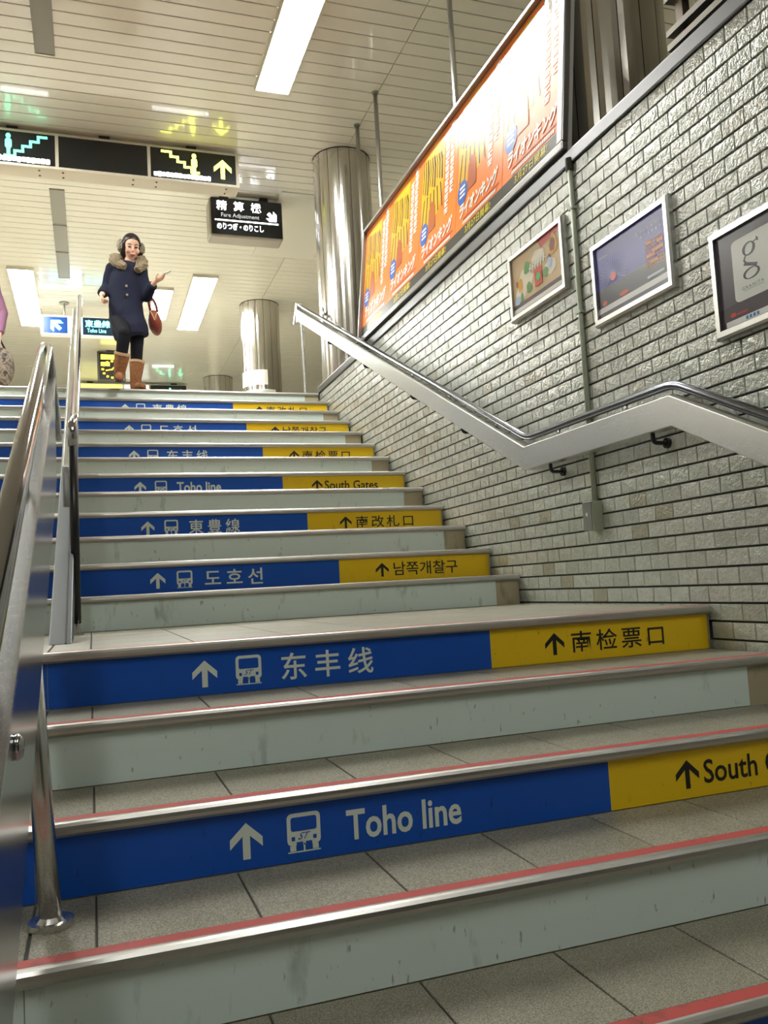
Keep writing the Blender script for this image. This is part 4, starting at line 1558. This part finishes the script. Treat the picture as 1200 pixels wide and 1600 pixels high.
        build('sole', so, mat('sole', lin(60, 44, 34), 0.7), bb_)
        build('boot_cuff', MB().sweep([bt + up * 0.012, bt - up * 0.012], [0.072, 0.073], 18), mat('boot_cuff', lin(190, 160, 124), 0.9), bb_)
    return t


YP = 5.56
g = lambda u, v, dy=0.0: at(u, v, YP + dy)
JA = {
    'head': g(205.5, 386, -0.03), 'hr': 0.083, 'nod': 0.36, 'turn': 0.12, 'neck': g(202, 410, 0.0),
    'chest': g(198, 428, 0.0), 'waist': g(196, 462, 0.0), 'hip': g(198, 495, 0.0),
    'sh_r': g(176, 420, 0.01), 'el_r': g(166, 449, 0.06), 'wr_r': g(159, 461, -0.08), 'hd_r': Vector((0.0, -0.6, -0.8)), 'hn_r': Vector((1, 0, 0)), 'curl_r': 0.9, 'th_r': 1,
    'sh_l': g(220, 424, 0.01), 'el_l': g(229, 464, -0.04), 'wr_l': g(241, 441, -0.20), 'hd_l': Vector((0.85, -0.25, 0.48)), 'hn_l': Vector((-0.2, 0.2, 1)), 'curl_l': 0.25, 'th_l': 1,
    'kn_r': g(194, 521, -0.24), 'an_r': g(186.5, 583, -0.14), 'foot_r': g(186.5, 594, -0.15), 'toe_r': g(186, 597, -0.27), 'bt_r': g(191, 553, -0.2),
    'kn_l': g(214, 536, -0.02), 'bt_l': g(214, 566, 0.0), 'an_l': g(212, 594, 0.0),
    'foot_l': Vector((g(211, 603).x, YP, ZTOP)), 'toe_l': Vector((g(222, 603).x, YP - 0.09, ZTOP)),
    'muffs': [(g(188.5, 384, -0.01), 0.058), (g(220.5, 389, 0.0), 0.055)],
    'coat': [(g(201, 411), (0.09, 0.075)), (g(200, 418), (0.135, 0.09)), (g(197, 436), (0.148, 0.11)), (g(196, 458), (0.15, 0.11)), (g(196, 476), (0.155, 0.12)),
             (g(199, 500), (0.163, 0.14)), (g(203, 515, -0.02), (0.165, 0.15)), (g(206, 528, -0.02), (0.160, 0.15))],
    'buttons': [g(197.5, 447, -0.13), g(198.5, 461, -0.13)],
    'fur': [[g(199, 404, 0.07), g(180, 402, 0.0), g(180, 409, -0.07), g(196, 417, -0.12)], [g(204, 404, 0.07), g(222, 407, 0.0), g(221, 415, -0.07), g(214, 423, -0.12)]],
}
wom = person(JA, 'woman in a navy coat with fur collar, earmuffs and brown boots stepping down', cloth('navy_wool', lin(36, 39, 58), 0.9), cloth('tights_black', lin(24, 24, 32), 0.8), cloth('suede_brown', lin(150, 106, 72), 0.9, 60))

# card in her raised hand and the bag on her arm
hw = JA['wr_l'] + Vector((0.85, -0.25, 0.48)).normalized() * 0.115 + Vector((0.0, -0.01, 0.022))
m = MB()
R3 = Matrix.Rotation(math.radians(-27), 3, 'Y')
cv = [hw + R3 @ Vector((x, y, z)) for z in (-0.003, 0.003) for y in (-0.025, 0.025) for x in (-0.03, 0.06)]
m.add(cv, [(0, 2, 3, 1), (4, 5, 7, 6), (0, 1, 5, 4), (2, 6, 7, 3), (0, 4, 6, 2), (1, 3, 7, 5)])
tag(build('phone', m, mat('phone_white', lin(238, 236, 232), 0.3)), 'small white phone in the raised hand of the woman in navy', 'phone')
bc = g(242, 504, 0.03)
bg = thing('handbag', bc - Vector((0, 0, 0.15)), 'reddish brown handbag hanging from the forearm of the woman in navy', 'handbag')
bgm = MB().ellipsoid(bc, (0.062, 0.13, 0.125), 20, 14)
bgm.v = [(x + 0.02 * (z - bc.z) / -0.125, y, min(z, bc.z + 0.1)) for x, y, z in bgm.v]
build('bag_body', bgm, mat('bag_leather', lin(128, 56, 44), 0.45), bg, smooth=True)
for dy in (-0.05, 0.05):
    build('handle', MB().sweep(fillet([bc + Vector((-0.03, dy, 0.09)), bc + Vector((-0.055, dy * 0.6, 0.20)), bc + Vector((-0.055, dy * 0.3, 0.27)), bc + Vector((0.01, dy * 0.6, 0.20)), bc + Vector((0.03, dy, 0.09))], 0.05), 0.008, 8), MATS['bag_leather'], bg, smooth=True)
build('chain', MB().sweep([bc + Vector((-0.045, -0.10, 0.08)), bc + Vector((-0.01, -0.135, -0.02)), bc + Vector((0.01, -0.125, 0.06))], 0.005, 6), mat('chain_gold', lin(230, 210, 140), 0.3, 0.6), bg)

# second person, mostly outside the left edge of the frame
YQ = 5.95
h2 = lambda u, v, dy=0.0: at(u, v, YQ + dy)
fx = h2(-42, 600).x
JB = {
    'head': h2(-45, 398), 'hr': 0.083, 'neck': h2(-45, 420), 'chest': h2(-44, 438), 'waist': h2(-43, 470), 'hip': h2(-43, 502),
    'sh_r': h2(-72, 430), 'el_r': h2(-80, 468), 'wr_r': h2(-78, 505), 'hd_r': Vector((0, -0.1, -1)), 'hn_r': Vector((1, 0, 0)), 'th_r': 1,
    'sh_l': h2(-16, 432), 'el_l': h2(4, 490, 0.0), 'wr_l': h2(-2, 526, -0.1), 'hd_l': Vector((0.1, -0.1, -1)), 'hn_l': Vector((-1, 0, 0)), 'th_l': -1, 'curl_l': 0.9,
    'kn_r': h2(-54, 555), 'an_r': h2(-54, 598), 'foot_r': Vector((fx - 0.08, YQ, ZTOP)), 'toe_r': Vector((fx - 0.09, YQ - 0.12, ZTOP)), 'bt_r': h2(-54, 578),
    'kn_l': h2(-30, 555), 'an_l': h2(-31, 598), 'foot_l': Vector((fx + 0.08, YQ, ZTOP)), 'toe_l': Vector((fx + 0.09, YQ - 0.12, ZTOP)), 'bt_l': h2(-31, 578),
    'coat': [(h2(-45, 421), (0.09, 0.075)), (h2(-45, 428), (0.16, 0.10)), (h2(-44, 446), (0.18, 0.12)), (h2(-43, 470), (0.17, 0.12)), (h2(-43, 500), (0.19, 0.14)), (h2(-43, 530), (0.2, 0.15))],
    'muffs': [], 'fur': [],
}
person(JB, 'person in a mauve coat whose elbow just enters at the left edge', cloth('mauve_wool', lin(146, 104, 132), 0.9), MATS['tights_black'], mat('boots_dark', lin(60, 52, 48), 0.7), fur=False, muffs=False)
bc = h2(2, 574, -0.06)
mp = mat('pattern_bag', lin(120, 108, 96), 0.7)
L(mp, ramp(mp, noisetex(mp, 22, 2), [(0.36, lin(60, 54, 52)), (0.5, lin(150, 138, 122)), (0.62, lin(96, 84, 76))]), bsdf(mp).inputs['Base Color'])
bg = thing('handbag', bc - Vector((0, 0, 0.2)), 'mottled grey brown bag at the left edge beside the mauve coat', 'handbag')
sb = MB().ellipsoid(bc, (0.115, 0.07, 0.19), 20, 14)
build('bag_body', sb, mp, bg, smooth=True)
build('handle', MB().sweep(fillet([bc + Vector((-0.06, 0, 0.14)), bc + Vector((-0.02, 0, 0.30)), bc + Vector((0.05, 0, 0.14))], 0.06), 0.01, 8), M_BLACK, bg, smooth=True)
